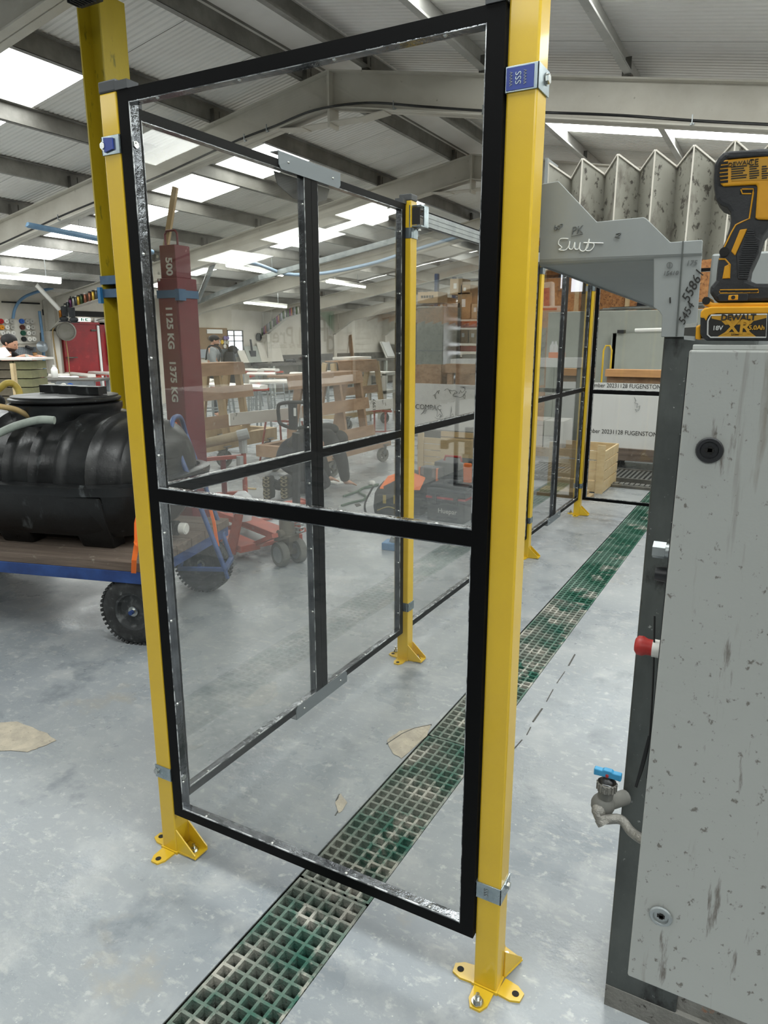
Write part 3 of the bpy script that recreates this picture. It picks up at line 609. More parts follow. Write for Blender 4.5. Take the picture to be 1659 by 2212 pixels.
ob('lower_plate',poly([(1412,552),(1516,552),(1503,728),(1428,728),(1430,682),(1424,672),(1412,664)],1.500,.006),'bracket_grey',t,bevel=.001)
ob('seam_strip',poly([(1474,521),(1477,521),(1463,727),(1459,727)],1.4955,.001),'galv_post',t)
def scrawl(pts,m,parent,Y=1.4958,r=.0009,name='handwriting'):
    ob(name,B().tube([V(x,y,Y=Y) for x,y in pts],r,5),m,parent)
def zq(x,y):return (1140+x/3.197,300+y/3.197)
scrawl([zq(*p) for p in ((190,595),(185,620),(195,628),(203,612),(190,610))],'ink_grey',t);scrawl([zq(*p) for p in ((208,600),(206,618),(218,622),(222,602),(210,600))],'ink_grey',t);scrawl([zq(*p) for p in ((222,592),(240,588),(232,612))],'ink_grey',t)
text('handwriting','PK','ink_grey',V(*zq(338,632),Y=1.4957),(1,0,.08),(0,0,1),.020,t,shear=.2);scrawl([zq(300,673),zq(380,655)],'ink_grey',t,r=.0006)
scrawl([zq(*p) for p in ((280,690),(225,692),(212,725),(235,750),(215,765),(260,768),(285,735),(290,705),(285,755),(310,760),(325,715),(325,758),(350,760),(362,715),(360,765),(395,770),(425,690),(415,745),(400,768),(430,772),(455,745),(450,720),(385,718),(522,720))],'chalk',t,r=.0010)
text('handwriting','1','ink_grey',V(*zq(980,872),Y=1.4985),(1,0,0),(0,0,1),.013,t);scrawl([zq(980+20*math.cos(k/8*2*PI),872+20*math.sin(k/8*2*PI)) for k in range(9)],'ink_grey',t,Y=1.4985,r=.0005)
text('handwriting','15410','ink_grey',V(*zq(985,928),Y=1.4985),(1,0,0),(0,0,1),.011,t,shear=.2)
text('handwriting','175','ink_grey',V(*zq(1130,858),Y=1.4985),(1,0,0),(0,0,1),.013,t,shear=.2)
text('handwriting','55861','print_black',V(*zq(1140,1020),Y=1.4985),(.42,0,1),(-1,0,.42),.024,t,shear=.3);text('handwriting','5454','print_black',V(*zq(1095,1210),Y=1.4985),(.42,0,1),(-1,0,.42),.020,t,shear=.3)
scrawl([zq(982,1095),zq(984,1133)],'print_black',t,Y=1.4985,r=.0014);scrawl([zq(610,655),zq(640,650),zq(625,668),zq(605,675),zq(635,680)],'ink_grey',t,r=.0016,name='grease_mark')
# beam
one('machine_beam',B().bb(-.150,.9,1.60,1.85,1.585,1.765),'bracket_grey','light grey horizontal machine beam behind the drill','beam',bevel=.004)
# bellows
pk=[V(x,y,Y=1.80) for x,y in ((1185,352),(1262,340),(1340,333),(1415,325),(1500,315),(1590,305))];x0=-.548;dx=.0805;zt=2.011;zb=1.80
rows=[];n=16;P=[]
for k in range(n):
    P.append((x0+dx*k,1.80,0));P.append((x0+dx*(k+.5),1.862,-.028))
def bell(P,zt,zb,dirn=(0,1)):
    b=B();b.grid([[(x,y,zt+d) for x,y,d in P],[(x,y,zb) for x,y,d in P]]);b.grid([[(x,y,zt+d) for x,y,d in P],[(x+dirn[0]*.004,y+dirn[1]*.004,zt+d) for x,y,d in P],[(x+dirn[0]*.004,y+dirn[1]*.004,zb) for x,y,d in P]]);return b
t=th('bellows_cover','grimy white accordion bellows cover above the grey bracket','bellows',(-.5,1.9,1.8))
ob('folds',bell(P,zt,1.78),'bellows',t)
w=B()
for k,(x,y,d) in enumerate(P):
    if k%2==0:w.bar((x,y-.001,1.78),(x,y-.001,zt),.003,.003)
    if k+1<len(P): w.bar((x,y,zt+d),(P[k+1][0],P[k+1][1],zt+P[k+1][2]),.006,.004)
ob('seam_welt',w,'wall_board',t)
ob('end_frame',B().bb(x0-.006,x0,1.79,1.88,1.78,zt+.01),'bracket_grey',t)
one('gap_shade',B().bb(-.16,.9,1.79,1.95,1.72,1.778),'dark_gap','dark bar standing for the shaded gap under the bellows cover','rail')  # solid dark bar stands for the shade in the gap above the beam
# tap with armoured hose
t=th('water_tap','blue-handled water valve with a short armoured hose on the machine post','valve',(-.245,1.44,.5))
c=V(1313,1672,Y=1.44);r=c+Vector((0,0,0))
b=B();P=[(-.029,0,-.007),(-.029,0,.009),(-.012,0,.0085),(-.008,0,.0115),(.008,0,.0115),(.012,0,.0085),(.029,0,.009),(.029,0,-.007),(.012,0,-.006),(-.012,0,-.006)]
b.prism([c+Vector((x,-.007,z)) for x,_,z in P],(0,.014,0));h=ob('handle',b,'tap_blue',t,bevel=.002)
ob('screw',B().cyl(c+Vector((0,-.0075,0)),c+Vector((0,-.010,0)),.0035,n=12),'knob_red',h)
ob('neck',B().lathe([(.006,-.005),(.008,-.010),(.013,-.013),(.015,-.017),(.012,-.020)],c,n=20),'plastic_black',t,smooth=35)
b=B().lathe([(.0195,-.019),(.0205,-.021),(.0205,-.038),(.0190,-.040)],c,n=20)
for k in range(16): a_=2*PI*k/16;b.box(c+Vector((.0208*math.cos(a_),.0208*math.sin(a_),-.0295)),(.003,.003,.016),rz=a_)
ob('collar_nut',b,'hose_armoured',t);v=V(1302,1738,Y=1.44)
ob('valve_body',B().cyl(c+Vector((0,0,-.04)),c+Vector((-.002,0,-.058)),.0165,n=18).ball(v,.026,16,(1,1,1)).cyl(v,(-.205,1.50,v.z-.006),.017,n=14),'rubber_grey',t,smooth=40)
pts=[v+Vector((-.006,-.024,-.002)),v+Vector((.004,-.030,-.016)),V(1340,1770,Y=1.42),V(1362,1795,Y=1.40),V(1385,1812,Y=1.37),V(1420,1830,Y=1.33)]
ob('hose',B().tube(pts,.0105,10),'hose_armoured',t,smooth=60);ob('elbow',B().ball(v+Vector((-.004,-.020,-.004)),.016,12).cyl(v+Vector((.003,-.03,-.014)),v+Vector((.012,-.034,-.024)),.0145,n=12),'hose_armoured',t,smooth=50)
# ================================================================== CORDLESS DRILL on the cabinet
def dq(x,y):return (1440+x/4.425,280+y/4.425)
t=th('cordless_drill','yellow and black cordless drill with slide-on battery standing on the grey cabinet','drill',(.0,.965,1.595))
def dp(pts,Yf,d,zoff=0):return B().prism([V(*dq(*p),Y=Yf) for p in pts],(0,d,0))
shell=[(445,480),(455,330),(490,265),(540,215),(590,200),(800,188),(880,178),(1250,160),(1420,200),(1430,520),(1300,600),(1120,700),(1010,900),(925,1010),(870,1180),(800,1330),(780,1440),(860,1470),(1300,1475),(1310,1640),(470,1652),(440,1600),(405,1560),(420,1500),(470,1440),(480,1330),(490,1250),(520,1150),(560,1060),(600,930),(612,860),(606,790),(575,745),(510,718),(468,670),(450,560)]
ob('shell',dp(shell,.934,.062),'drill_black',t,bevel=.004)
ob('motor_housing',dp([(505,420),(512,350),(530,310),(560,288),(700,272),(969,250),(1400,222),(1412,500),(1290,590),(1120,680),(1040,860),(862,856),(848,840),(868,530),(850,522),(545,538),(515,520)],.930,.070),'drill_yellow',t,bevel=.003)
ob('top_cap',dp([(590,205),(800,192),(960,190),(1250,180),(1250,235),(800,262),(590,275),(565,255)],.929,.070),'drill_black',t,bevel=.002)
v=B()
for k in range(6): p=V(*dq(545,318+36*k),Y=.9297);v.box(p,(.0088,.001,.0024))
p=V(*dq(770,586),Y=.9335);v.box(p,(.014,.001,.005));ob('vent_slot',v,'dark_gap',t)
ln=B()
for P in (((720,570),(830,568),(828,600),(790,850),(720,880),(660,910),(620,980),(545,1135)),((710,572),(725,612),(810,612)),((500,1238),(560,1238),(605,1290),(600,1420),(540,1422),(560,1310),(600,1290))): ln.tube([V(*dq(*p),Y=.9335) for p in P],.0009,5,smooth=False)
ob('piping',ln,'drill_yellow',t)
ob('grip_strip',dp([(700,955),(772,946),(655,1205),(615,1165)],.9325,.004),'drill_yellow',t,bevel=.001)
ob('status_tab',dp([(560,1305),(600,1300),(598,1415),(545,1420)],.9325,.004),'drill_yellow',t)
ob('grip_pad',dp([(775,950),(820,950),(850,1020),(900,1050),(880,1180),(800,1330),(775,1430),(680,1430),(665,1200)],.9325,.004),'drill_black',t,bevel=.001)
g=B()
for k in range(22):
    yy=965+k*20.5; xl=770-(yy-960)*.28 if yy<1220 else 690; xr=min(880,835+(yy-960)*.3) if yy<1100 else 885-(yy-1100)*.33
    a=V(*dq(max(xl,690)+6,yy),Y=.932);c=V(*dq(xr-6,yy),Y=.932);g.bar(a,c,.0016,.0016)
ob('grip_rib',g,'drill_black',t,kind='stuff')
sc=B()
for x,y in ((550,1168),(795,1200),(985,668)):p=V(*dq(x,y),Y=.932);sc.cyl(p,p+Vector((0,.003,0)),.0052,n=14)
ob('screw_hole',sc,'dark_gap',t)
ob('spec_label',dp([(620,300),(1250,262),(1250,470),(620,492)],.9293,.001),'label_amber',t)
a=.9290
text('lettering','DEWALT','print_black',V(*dq(708,322),Y=a),(1,0,.05),(0,0,1),.0062,t);text('lettering','CE','print_black',V(*dq(830,314),Y=a),(1,0,.05),(0,0,1),.0085,t)
tx=B()
for k in range(6):
    for x0_,x1_ in ((630,760),(800,880),(915,965)):
        y=352+k*22;w_=(x1_-x0_)*random.uniform(.6,1);p=V(*dq(x0_+w_/2,y),Y=a);tx.box(p,(w_/4.425*.000575,.0004,.0012))
ob('fine_print',tx,'print_black',t,kind='stuff')
ob('base_panel',dp([(480,1590),(500,1568),(770,1562),(785,1580),(775,1640),(500,1645)],.9325,.004),'plastic_black',t,bevel=.001);ob('button',dp([(592,1582),(685,1578),(682,1628),(585,1630)],.9318,.003),'drill_yellow',t,bevel=.0008)
p=V(*dq(636,1604),Y=.9315);ob('button_dot',B().cyl(p,p+Vector((0,.001,0)),.0022,n=12),'print_black',t)
l=B()
for k in range(5):p=V(*dq(545+k*72,1546),Y=.9333);l.box(p,(.0075,.001,.0026))
ob('led_slot',l,'dark_gap',t)
l=B();l.tube([V(*dq(x,y),Y=.9335) for x,y in ((510,1532),(875,1527),(880,1555),(512,1562),(508,1545))],.0008,4,smooth=False);ob('led_border',l,'drill_yellow',t)
ob('battery_mount',dp([(345,1650),(395,1592),(425,1655),(1310,1650),(1310,1700),(420,1702),(350,1680)],.933,.064),'drill_yellow',t,bevel=.002)
bt=ob('battery',B().prism([V(*dq(x,y),Y=.926) for x,y in ((320,1790),(322,1745),(380,1722),(1310,1712),(1310,2022),(380,2018),(340,1990),(318,1950))],(0,.078,0)),'drill_black',t,bevel=.003)
ob('battery_band',B().prism([V(*dq(x,y),Y=.9245) for x,y in ((322,1800),(325,1740),(360,1708),(430,1692),(1310,1686),(1310,1755),(470,1758),(400,1775),(375,1830),(360,1800))],(0,.080,0)),'drill_yellow',t,bevel=.002)
ob('battery_label',B().prism([V(*dq(x,y),Y=.9243) for x,y in ((395,1830),(425,1775),(960,1765),(950,1985),(420,1985),(392,1960))],(0,.002,0)),'print_black',t)
fr=B();fr.tube([V(*dq(x,y),Y=.9240) for x,y in ((395,1830),(425,1775),(960,1765),(950,1985),(420,1985),(392,1960),(395,1830))],.0009,5,smooth=False);ob('label_border',fr,'print_grey',t)
ob('label_band',B().prism([V(*dq(x,y),Y=.9238) for x,y in ((430,1780),(955,1770),(955,1800),(830,1830),(800,1862),(560,1865),(520,1825),(430,1805))],(0,.001,0)),'label_amber',t)
ob('label_band',B().prism([V(*dq(x,y),Y=.9238) for x,y in ((480,1983),(560,1935),(800,1935),(860,1983))],(0,.001,0)),'label_amber',t)
a=.9234
text('lettering','DEWALT','print_black',V(*dq(685,1797),Y=a),(1,0,0),(0,0,1),.0090,t,wx=.98).data.offset=.0003
text('lettering','XR','label_amber',V(*dq(682,1893),Y=a),(1,0,0),(0,0,1),.0215,t,wx=.95).data.offset=.0005
text('lettering','18V','print_grey',V(*dq(487,1898),Y=a),(1,0,0),(0,0,1),.0068,t).data.offset=.0002
text('lettering','5.0Ah','label_amber',V(*dq(860,1894),Y=a),(1,0,0),(0,0,1),.0068,t).data.offset=.0002
text('lettering','Li-ion','print_black',V(*dq(655,1957),Y=a),(1,0,0),(0,0,1),.0035,t)
ob('hook_tab',dp([(278,1880),(330,1858),(328,2012),(275,2005)],.935,.05),'drill_yellow',t,bevel=.002)
p0=V(*dq(175,1932),Y=.955);p1=V(*dq(285,1932),Y=.955);ob('bit_clip',B().cyl(p0,p1,.0092,.0108,n=6).cyl(p0,p0.lerp(p1,.25),.0075,n=12),'steel_bolt',t)
p0=V(*dq(378,1636),Y=.932);ob('lanyard_eye',B().cyl(p0,p0+Vector((0,.002,0)),.0045,n=12),'dark_gap',t)
# chuck and nose, beyond the picture's right edge
p0=V(*dq(1400,360),Y=.965);ob('chuck',B().cyl(p0-Vector((.01,0,0)),p0+Vector((.055,0,0)),.024,.020,n=20),'drill_black',t,smooth=40)
# ================================================================== MACHINE BEYOND THE RIGHT EDGE, seen mirrored in the clear panels
XS=.30;XM=-3.124-XS
def mv(px,py):p=V(px,py,X=XM);return Vector((XS,p.y,p.z))
t=th('machine_housing','tall white machine housing with a firm name sign, seen mirrored in the clear panel','machine',(XS+.3,5.0,0))
a=mv(500,676);c=mv(718,815)
ob('body',B().bb(XS+.03,XS+.7,a.y-.1,11.0,.0,c.z-.05),'machine_white',t);s=ob('sign_board',B().bb(XS-.01,XS+.004,a.y,c.y,c.z,a.z+.02),'machine_white',t)
text('lettering','Dal Prete','sign_grey',Vector((XS-.012,mv(602,0).y,mv(602,727).z)),(0,-1,0),(0,0,1),.19,s,wx=1.05)
text('lettering','Stone Water Air Solutions','sign_grey',Vector((XS-.012,mv(615,0).y,mv(610,747).z)),(0,-1,0),(0,0,1),.065,s)
text('lettering','d','sign_grey',Vector((XS-.012,mv(698,0).y,mv(698,738).z)),(0,-1,0),(0,0,1),.30,s);text('lettering','P','print_black',Vector((XS-.012,mv(678,0).y,mv(670,714).z)),(0,-1,0),(0,0,1),.30,s)
for px,py,sg,m in ((662,752,-1,'sign_red'),(703,695,1,'sign_green')):
    q=mv(px,py);ob('logo_triangle',B().prism([(XS-.012,q.y-.11,q.z+.07*-sg*-1),(XS-.012,q.y+.11,q.z+.09*sg),(XS-.012,q.y+.11*sg,q.z-.09)],(-.001,0,0)),m,s)
P=[];
for k in range(30): P+= [(XS-.09,5.5+k*.2,0),(XS+.0,5.6+k*.2,-.05)]
one('bellows_cover',bell(P,1.80,.9,(1,0)),'bellows','long white accordion bellows along the machine, seen mirrored in the clear panels','bellows')
# ================================================================== TANK ON THE BLUE CART
RZ=math.radians(15.5);O=Vector((-2.80,2.465,0))
def wheel(name,parent,c,r,w,rz,hubm='wheel_hub',tm='tyre',n=36,tread=True):
    ax=Vector((-math.sin(rz),math.cos(rz),0));b=B()
    pr=[(r*.56,-w*.42),(r*.80,-w*.5),(r*.94,-w*.42),(r,-w*.22),(r,w*.22),(r*.94,w*.42),(r*.80,w*.5),(r*.56,w*.42)]
    b.lathe(pr,c,ax,n);o=ob(name,b,tm,parent,smooth=50,local=True)
    if tread:
        tb=B();Q=ax.to_track_quat('Z','Y').to_matrix()
        for k in range(44):
            a=2*PI*k/44
            for s in (-1,1):
                q=Q@Vector((r*.985*math.cos(a+.03*s),r*.985*math.sin(a+.03*s),s*w*.27));T=Matrix.Translation(Vector(c)+q)@(Q@Matrix.Rotation(a,3,'Z')).to_4x4()@Matrix.Diagonal((.014,.014,w*.34,1));bmesh.ops.create_cube(tb.bm,size=1,matrix=T)
        ob('tread',tb,tm,o,local=True,kind='stuff')
    hb=B().lathe([(0,-w*.30),(r*.13,-w*.30),(r*.16,-w*.18),(r*.30,-w*.06),(r*.45,-w*.12),(r*.50,-w*.36),(r*.57,-w*.40),(r*.57,w*.40),(r*.50,w*.36),(r*.3,w*.1),(0,w*.1)],c,ax,n)
    ob('hub',hb,hubm,o,smooth=40,local=True);ob('axle_nut',B().cyl(Vector(c)-ax*w*.42,Vector(c)-ax*w*.2,r*.09,n=8).cyl(Vector(c)-ax*w*.34,Vector(c)-ax*w*.1,r*.15,n=16),'steel_bolt',o,local=True)
    return o
t=th('flatbed_cart','blue steel flatbed cart with timber deck and big pneumatic tyres under the black tank','cart',O,RZ);CT=t
b=B();b.bb(-2.2,0,0,.045,.355,.42);b.bb(-2.2,0,.955,1.0,.355,.42);b.bb(-.045,0,.04,.96,.355,.42);b.bb(-2.2,-2.155,.04,.96,.355,.42);b.bb(-1.1,-1.05,.04,.96,.36,.41)
ob('frame',b,'cart_blue',t,local=True,bevel=.003)
for k in range(6): ob('plank',B().bb(-2.22,.01,.003+k*.1665,.163+k*.1665,.42,.472),'old_plank',t,local=True,bevel=.003)
for x,y in ((-.10,.02),(-.14,.86),(-1.85,.02),(-1.85,.86)):
    wheel('wheel',t,(x,y+.04,.187),.187,.10,0)
    ob('fork',B().bb(x-.03,x+.03,y+.10,y+.106,.17,.36).cyl((x,y-.02,.187),(x,y+.11,.187),.012,n=10),'cart_blue',t,local=True)
def cl_(p):return WM[CT].inverted()@Vector(p)
n0,n1=V(486,1230,Y=2.98),V(500,1206,Y=3.36);t0,t1=V(370,935,Y=2.98),V(401,935,Y=3.36);m0=V(374,905,Y=3.08);m1=V(390,902,Y=3.26)
b=B().tube([cl_(p) for p in (n0,n0.lerp(t0,.5),t0.lerp(n0,.06),t0,m0,m1,t1,t1.lerp(n1,.06),t1.lerp(n1,.5),n1)],.0145,10)
ob('handle',b,'handle_blue',t,local=True,smooth=60)
e0,e1=V(388,1228,Y=2.98),V(400,1192,Y=3.36)
b=B();b.bar(cl_(n0),cl_(n1),.03,.02).bar(cl_(n0),cl_(e0),.03,.02).bar(cl_(n1),cl_(e1),.03,.02).bar(cl_(e0),cl_(V(405,1165,Y=2.98)),.02,.02).bar(cl_(e1),cl_(V(420,1150,Y=3.3)),.02,.02).bar(cl_(n0),cl_(V(492,1250,Y=2.98)),.015,.015)
ob('drawbar',b,'handle_blue',t,local=True)
# tank
T=th('water_tank','ribbed black plastic horizontal water tank with a round lid on the blue cart','tank',WM[CT]@Vector((-.80,.5,.472)),RZ)
Lh=.76;Wd=.46;ZS=.37;HU=.36
def endf(x):u=min(1,abs(x)/Lh);return max(0.0,(1-u**5))**.5
rows=[];ns=92
for i in range(ns+1):
    x=-Lh+2*Lh*i/ns*1.0;x=math.copysign(Lh*(1-(1-abs(x)/Lh)**1.25),x);f=endf(x)
    ph=((x+2*Lh)/.165)%1;rib=.020 if ph<.17 else (.010 if ph<.24 else 0)
    if abs(x)>.62:rib*=.5
    row=[]
    for k in range(25):
        a=PI*k/24;w=(Wd+rib)*(.25+.75*f) if f<1 else Wd+rib
        row.append((x,-w*math.copysign(abs(math.cos(a))**.85,math.cos(a)),ZS+(HU*(.35+.65*f)+rib)*math.sin(a)**.9))
    rows.append(row)
b=B().grid(rows);R=b.R
for r_ in (R[0],R[-1]): b.bm.faces.new(r_)
ob('upper_shell',b,'tank_black',T,local=True,smooth=35)
rows=[]
for z,w,l in ((ZS,Wd+.0,Lh+.01),(ZS-.05,Wd-.02,Lh-.01),(.12,Wd-.09,Lh-.09),(.07,Wd-.13,Lh-.13)):
    row=[]
    for k in range(64):
        a=2*PI*k/64;c_,s_=math.cos(a),math.sin(a);row.append((l*math.copysign(abs(c_)**.42,c_),w*math.copysign(abs(s_)**.42,s_),z))
    rows.append(row)
b=B().grid(rows,closed=True);b.bm.faces.new(b.R[-1]);ob('lower_shell',b,'tank_black',T,local=True,smooth=35)
rows=[]
for z,o_ in ((ZS-.035,.0),(ZS-.035,.045),(ZS-.012,.050),(ZS+.012,.050),(ZS+.022,.03),(ZS+.022,.0)):
    row=[]
    for k in range(72):
        a=2*PI*k/72;c_,s_=math.cos(a),math.sin(a);row.append(((Lh+o_)*math.copysign(abs(c_)**.45,c_),(Wd+o_)*math.copysign(abs(s_)**.45,s_),z))
    rows.append(row)
ob('rim_flange',B().grid(rows,closed=True),'tank_black',T,local=True,smooth=30)
for x in (-.55,-.12,.40):
    for s in (-1,1):
        b=B();b.prism([(x-.10,s*(Wd-.16),0),(x+.10,s*(Wd-.16),0),(x+.13,s*(Wd-.02),ZS-.05),(x-.13,s*(Wd-.02),ZS-.05)],(0,-s*.12,0));ob('foot',b,'tank_black',T,local=True,bevel=.012)
nx=.06;b=B().lathe([(.30,.50),(.295,.72),(.31,.745),(.31,.775),(.295,.78),(0,.78)],(nx,0,0),n=44);ob('neck',b,'tank_black',T,local=True,smooth=35)
ob('lid',B().lathe([(.0,.788),(.298,.788),(.305,.796),(.305,.806),(.29,.812),(.29,.82),(.0,.824)],(nx,0,0),n=44),'tank_black',T,local=True,smooth=35)
for px,py,rr,m in ((106,896,.032,'dark_gap'),):
    p=cl_(V(px,py,Y=2.66));q=WM[T].inverted()@V(px,py,Y=2.60)
an=math.radians(-105);hp=Vector((nx+.300*math.cos(an),.300*math.sin(an),.66));ob('port',B().cyl(hp,hp+Vector((.006*math.cos(an),.006*math.sin(an),0)),.034,n=24),'dark_gap',T,local=True)
q=WM[T].inverted()@V(345,1142,Y=2.92);q2=WM[T].inverted()@V(402,1142,Y=2.92)
o=ob('outlet',B().cyl((Lh-.12,q2.y,q2.z),(q2.x-.03,q2.y,q2.z),.032,n=18).cyl((Lh-.12,q2.y,q2.z),(Lh-.02,q2.y,q2.z),.045,n=18),'tank_black',T,local=True,smooth=40)
ob('white_cap',B().cyl((q2.x-.035,q2.y,q2.z),(q2.x,q2.y,q2.z),.034,n=20).cyl((q2.x,q2.y,q2.z),(q2.x+.006,q2.y,q2.z),.027,n=20),'plastic_white',o,local=True)
L=WM[T]
for k,(x0_,x1_,dz,yy) in enumerate(((-.16,.02,0,.10),(.0,.16,.0,.06),(.15,.30,-.0,.02))):
    b=B().bb(x0_,x1_-.005,yy-.04,yy+.04,.824,.824+.045);b.xf(L);one('stone_offcut',b,'tank_black',['dark stone offcut at the left on the tank lid','dark stone offcut in the middle of the tank lid','dark stone offcut at the right on the tank lid'][k],'stone',group='stone offcuts on the tank lid')
one('hose',B().tube([V(-40,925,Y=1.75),V(0,905,Y=1.9),V(30,880,Y=2.0),V(70,878,Y=2.2)][0:0] or [V(-60,965,Y=2.2),V(0,935,Y=2.3),V(40,918,Y=2.36),V(85,907,Y=2.40),V(118,908,Y=2.44)],.021,10),'hose_grey','white and green ribbed hose drooping from the tank neck','hose',smooth=60)
one('hose',B().tube([V(-60,868,Y=2.2),V(0,878,Y=2.32),V(35,885,Y=2.40),V(60,898,Y=2.46),V(72,905,Y=2.52)],.015,10),'hose_tan','tan hose pushed against the left of the tank neck','hose',smooth=60)
one('hose',B().tube([V(-60,870,Y=3.0),V(-10,845,Y=3.1),V(15,828,Y=3.15),V(32,832,Y=3.2),V(42,850,Y=3.2),V(38,885,Y=3.15)],.024,10),'hose_yellow','yellow hose arching up behind the tank','hose',smooth=60)
b=B();n_=5
def ribbon(pts,w,th_=.003,up=(0,0,1)):
    b=B()
    for a,c in zip(pts,pts[1:]): b.bar(a,c,w,th_,up)
    return b
sd=Vector((.96,.27,0))
P=[V(303,1098,Y=2.42),V(296,1130,Y=2.41),V(296,1172,Y=2.40),V(290,1210,Y=2.40),V(289,1238,Y=2.44)]
b=B()
for a,c in zip(P,P[1:]): b.prism([a-sd*.014,a+sd*.014,c+sd*.014,c-sd*.014],(.001,-.003,0))
P=[V(306,1100,Y=2.40),V(300,1145,Y=2.39),V(294,1172,Y=2.385),V(300,1180,Y=2.385),V(309,1150,Y=2.39),V(311,1110,Y=2.40)]
for a,c in zip(P,P[1:]): b.prism([a-sd*.012,a+sd*.012,c+sd*.012,c-sd*.012],(.001,-.003,0))
one('ratchet_strap',b,'strap_orange','bright orange ratchet strap hanging down over the cart edge','strap')
P=[V(378,912,Y=3.1),V(386,935,Y=3.1),V(400,975,Y=3.1),V(408,1000,Y=3.1)];b=B()
for a,c in zip(P,P[1:]): b.prism([a-sd*.008,a+sd*.008,c+sd*.008,c-sd*.008],(0,.003,0))
P=[V(452,1092,Y=3.1),V(462,1130,Y=3.1),V(470,1180,Y=3.1)]
for a,c in zip(P,P[1:]): b.prism([a-sd*.010,a+sd*.010,c+sd*.010,c-sd*.010],(0,.003,0))
one('ratchet_strap',b,'strap_orange','orange strap threaded behind the blue cart handle','strap')
t=th('tool_bag','black and orange object at the photo edge behind the tank','bag',V(-10,880,Y=4.0)-Vector((0,0,.0)))
p=V(-12,868,Y=3.35);ob('body',B().ball(p,.075,14,(1.1,1,.85)),'fabric_black',t,smooth=60);ob('band',B().ball(p+Vector((.02,-.03,-.025)),.068,14,(1.1,.9,.45)),'plastic_orange',t,smooth=60)
one('support_crate',B().bb(p.x-.12,p.x+.12,3.30,3.62,0,p.z-.05),'old_plank','old crate behind the tank carrying the black and orange object','crate')
# ================================================================== YELLOW COLUMN
t=th('crane_column','weathered yellow steel H column rising to the roof behind the tank','column',(-4.27,3.80,0))
x,y=-4.27,3.80;b=B();b.bb(x-.11,x-.098,y-.105,y+.105,0,3.80);b.bb(x+.098,x+.11,y-.105,y+.105,0,3.80);b.bb(x-.1,x+.1,y-.006,y+.006,0,3.80);ob('shaft',b,'yellow_old',t)
ob('base_plate',B().bb(x-.17,x+.17,y-.17,y+.17,0,.02),'yellow_old',t)
for z in (1.93,2.02): ob('blue_strap',B().bb(x-.115,x+.115,y-.11,y+.11,z-.03,z+.028),'strap_blue',t)
ob('strap_buckle',B().bb(x-.13,x-.10,y-.13,y-.10,1.86,1.97),'plastic_blue',t)
p=V(185,-2,Y=3.5);t=th('flood_light','black ribbed flood light at the top of the yellow column','light',p)
b=B().box(p,(.20,.10,.035));
for k in range(7): b.box(p+Vector((-.08+.026*k,-.03,-.02)),(.008,.09,.02))
ob('heatsink',b,'teal_lamp',t,bevel=.004);ob('arm',B().bar(p,Vector((-4.2,3.70,p.z+.1)),.03,.01),'teal_lamp',t)
# ================================================================== RED TELESCOPIC JIB
t=th('telescopic_jib','dark red telescopic lifting jib with stencilled load ratings, stood on end','jib',(-4.0,4.06,0))
x,y=-4.0,4.06;w=.10
ob('outer_box',B().bb(x-w,x+w,y-w,y+w,.03,2.04),'jib_red',t,bevel=.006);ob('inner_box',B().bb(x-w*.82,x+w*.75,y-w*.75,y+w*.75,2.04,2.27),'jib_red',t,bevel=.006)
ob('tube_base',B().bb(x-.16,x+.16,y-.16,y+.16,0,.03),'jib_red',t)
ob('lift_loop',B().tube([(x-.06,y-.03,2.27),(x-.06,y-.03,2.35),(x-.04,y-.03,2.372),(x+.04,y-.03,2.372),(x+.06,y-.03,2.35),(x+.06,y-.03,2.27)],.008,8,smooth=False),'jib_red',t)
ob('raised_panel',B().bb(x-.055,x+.085,y-w-.006,y-w,1.20,1.88),'jib_red',t)
ob('blue_strap',B().bb(x-w-.006,x+w+.006,y-w-.006,y+w+.006,1.90,1.955).bb(x+w-.01,x+w+.03,y-w-.02,y-w+.05,1.88,1.96),'strap_blue',t)
for s_,z,yy in (('500 KG',2.05,y-w*.75),('1125 KG',1.69,y-w-.007),('1375 KG',1.30,y-w-.007)):
    o=text('stencil_lettering',s_,'print_grey',(x+.005,yy-.001,z),(0,0,-1),(1,0,0),.085,t);o.data.offset=.003
bk=B();
for z in (2.19,2.075,2.03): bk.cyl((x-.075,y-w-.003,z),(x-.075,y-w-.001,z),.012,n=6)
ob('pin_hole',bk,'print_grey',t)
a=V(357,505,Y=4.06);c=V(379,404,Y=4.06);one('timber_lath',B().bar((a.x,a.y,2.04+.235),(c.x,c.y,c.z),.045,.02,(0,1,0)),'wood_pine','pale timber lath standing up out of the red jib','lath')
# ================================================================== PALLET TRUCK
t=th('pallet_truck','orange red hand pallet truck with a black loop handle','pallet truck',(-3.1,4.0,0))
fx=Vector((-.93,.36,0)).normalized();fy=Vector((-fx.y,fx.x,0));P0=Vector((-3.03,4.02,0))
def pt(a,b_,z):return P0+fx*a+fy*b_+Vector((0,0,z))
for s in (-.19,.19): ob('fork',B().bar(pt(.22,s,.11),pt(1.35,s,.11),.16,.045).bar(pt(.22,s,.085),pt(1.3,s,.085),.17,.01),'truck_orange',t,bevel=.004)
b=B()
for s in (-.27,.27): b.prism([pt(.14,s,.42),pt(.24,s,.42),pt(.42,s,.10),pt(.42,s,.05),pt(.30,s,.05)],fy*.012)
b.bar(pt(.19,-.27,.40),pt(.19,.27,.40),.10,.02);b.bar(pt(.38,-.27,.07),pt(.38,.27,.07),.08,.03)
ob('head_frame',b,'truck_orange',t)
ob('link_arm',B().bar(pt(-.02,-.12,.24),pt(.30,-.12,.10),.05,.03).bar(pt(-.02,.12,.24),pt(.30,.12,.10),.05,.03),'truck_orange',t)
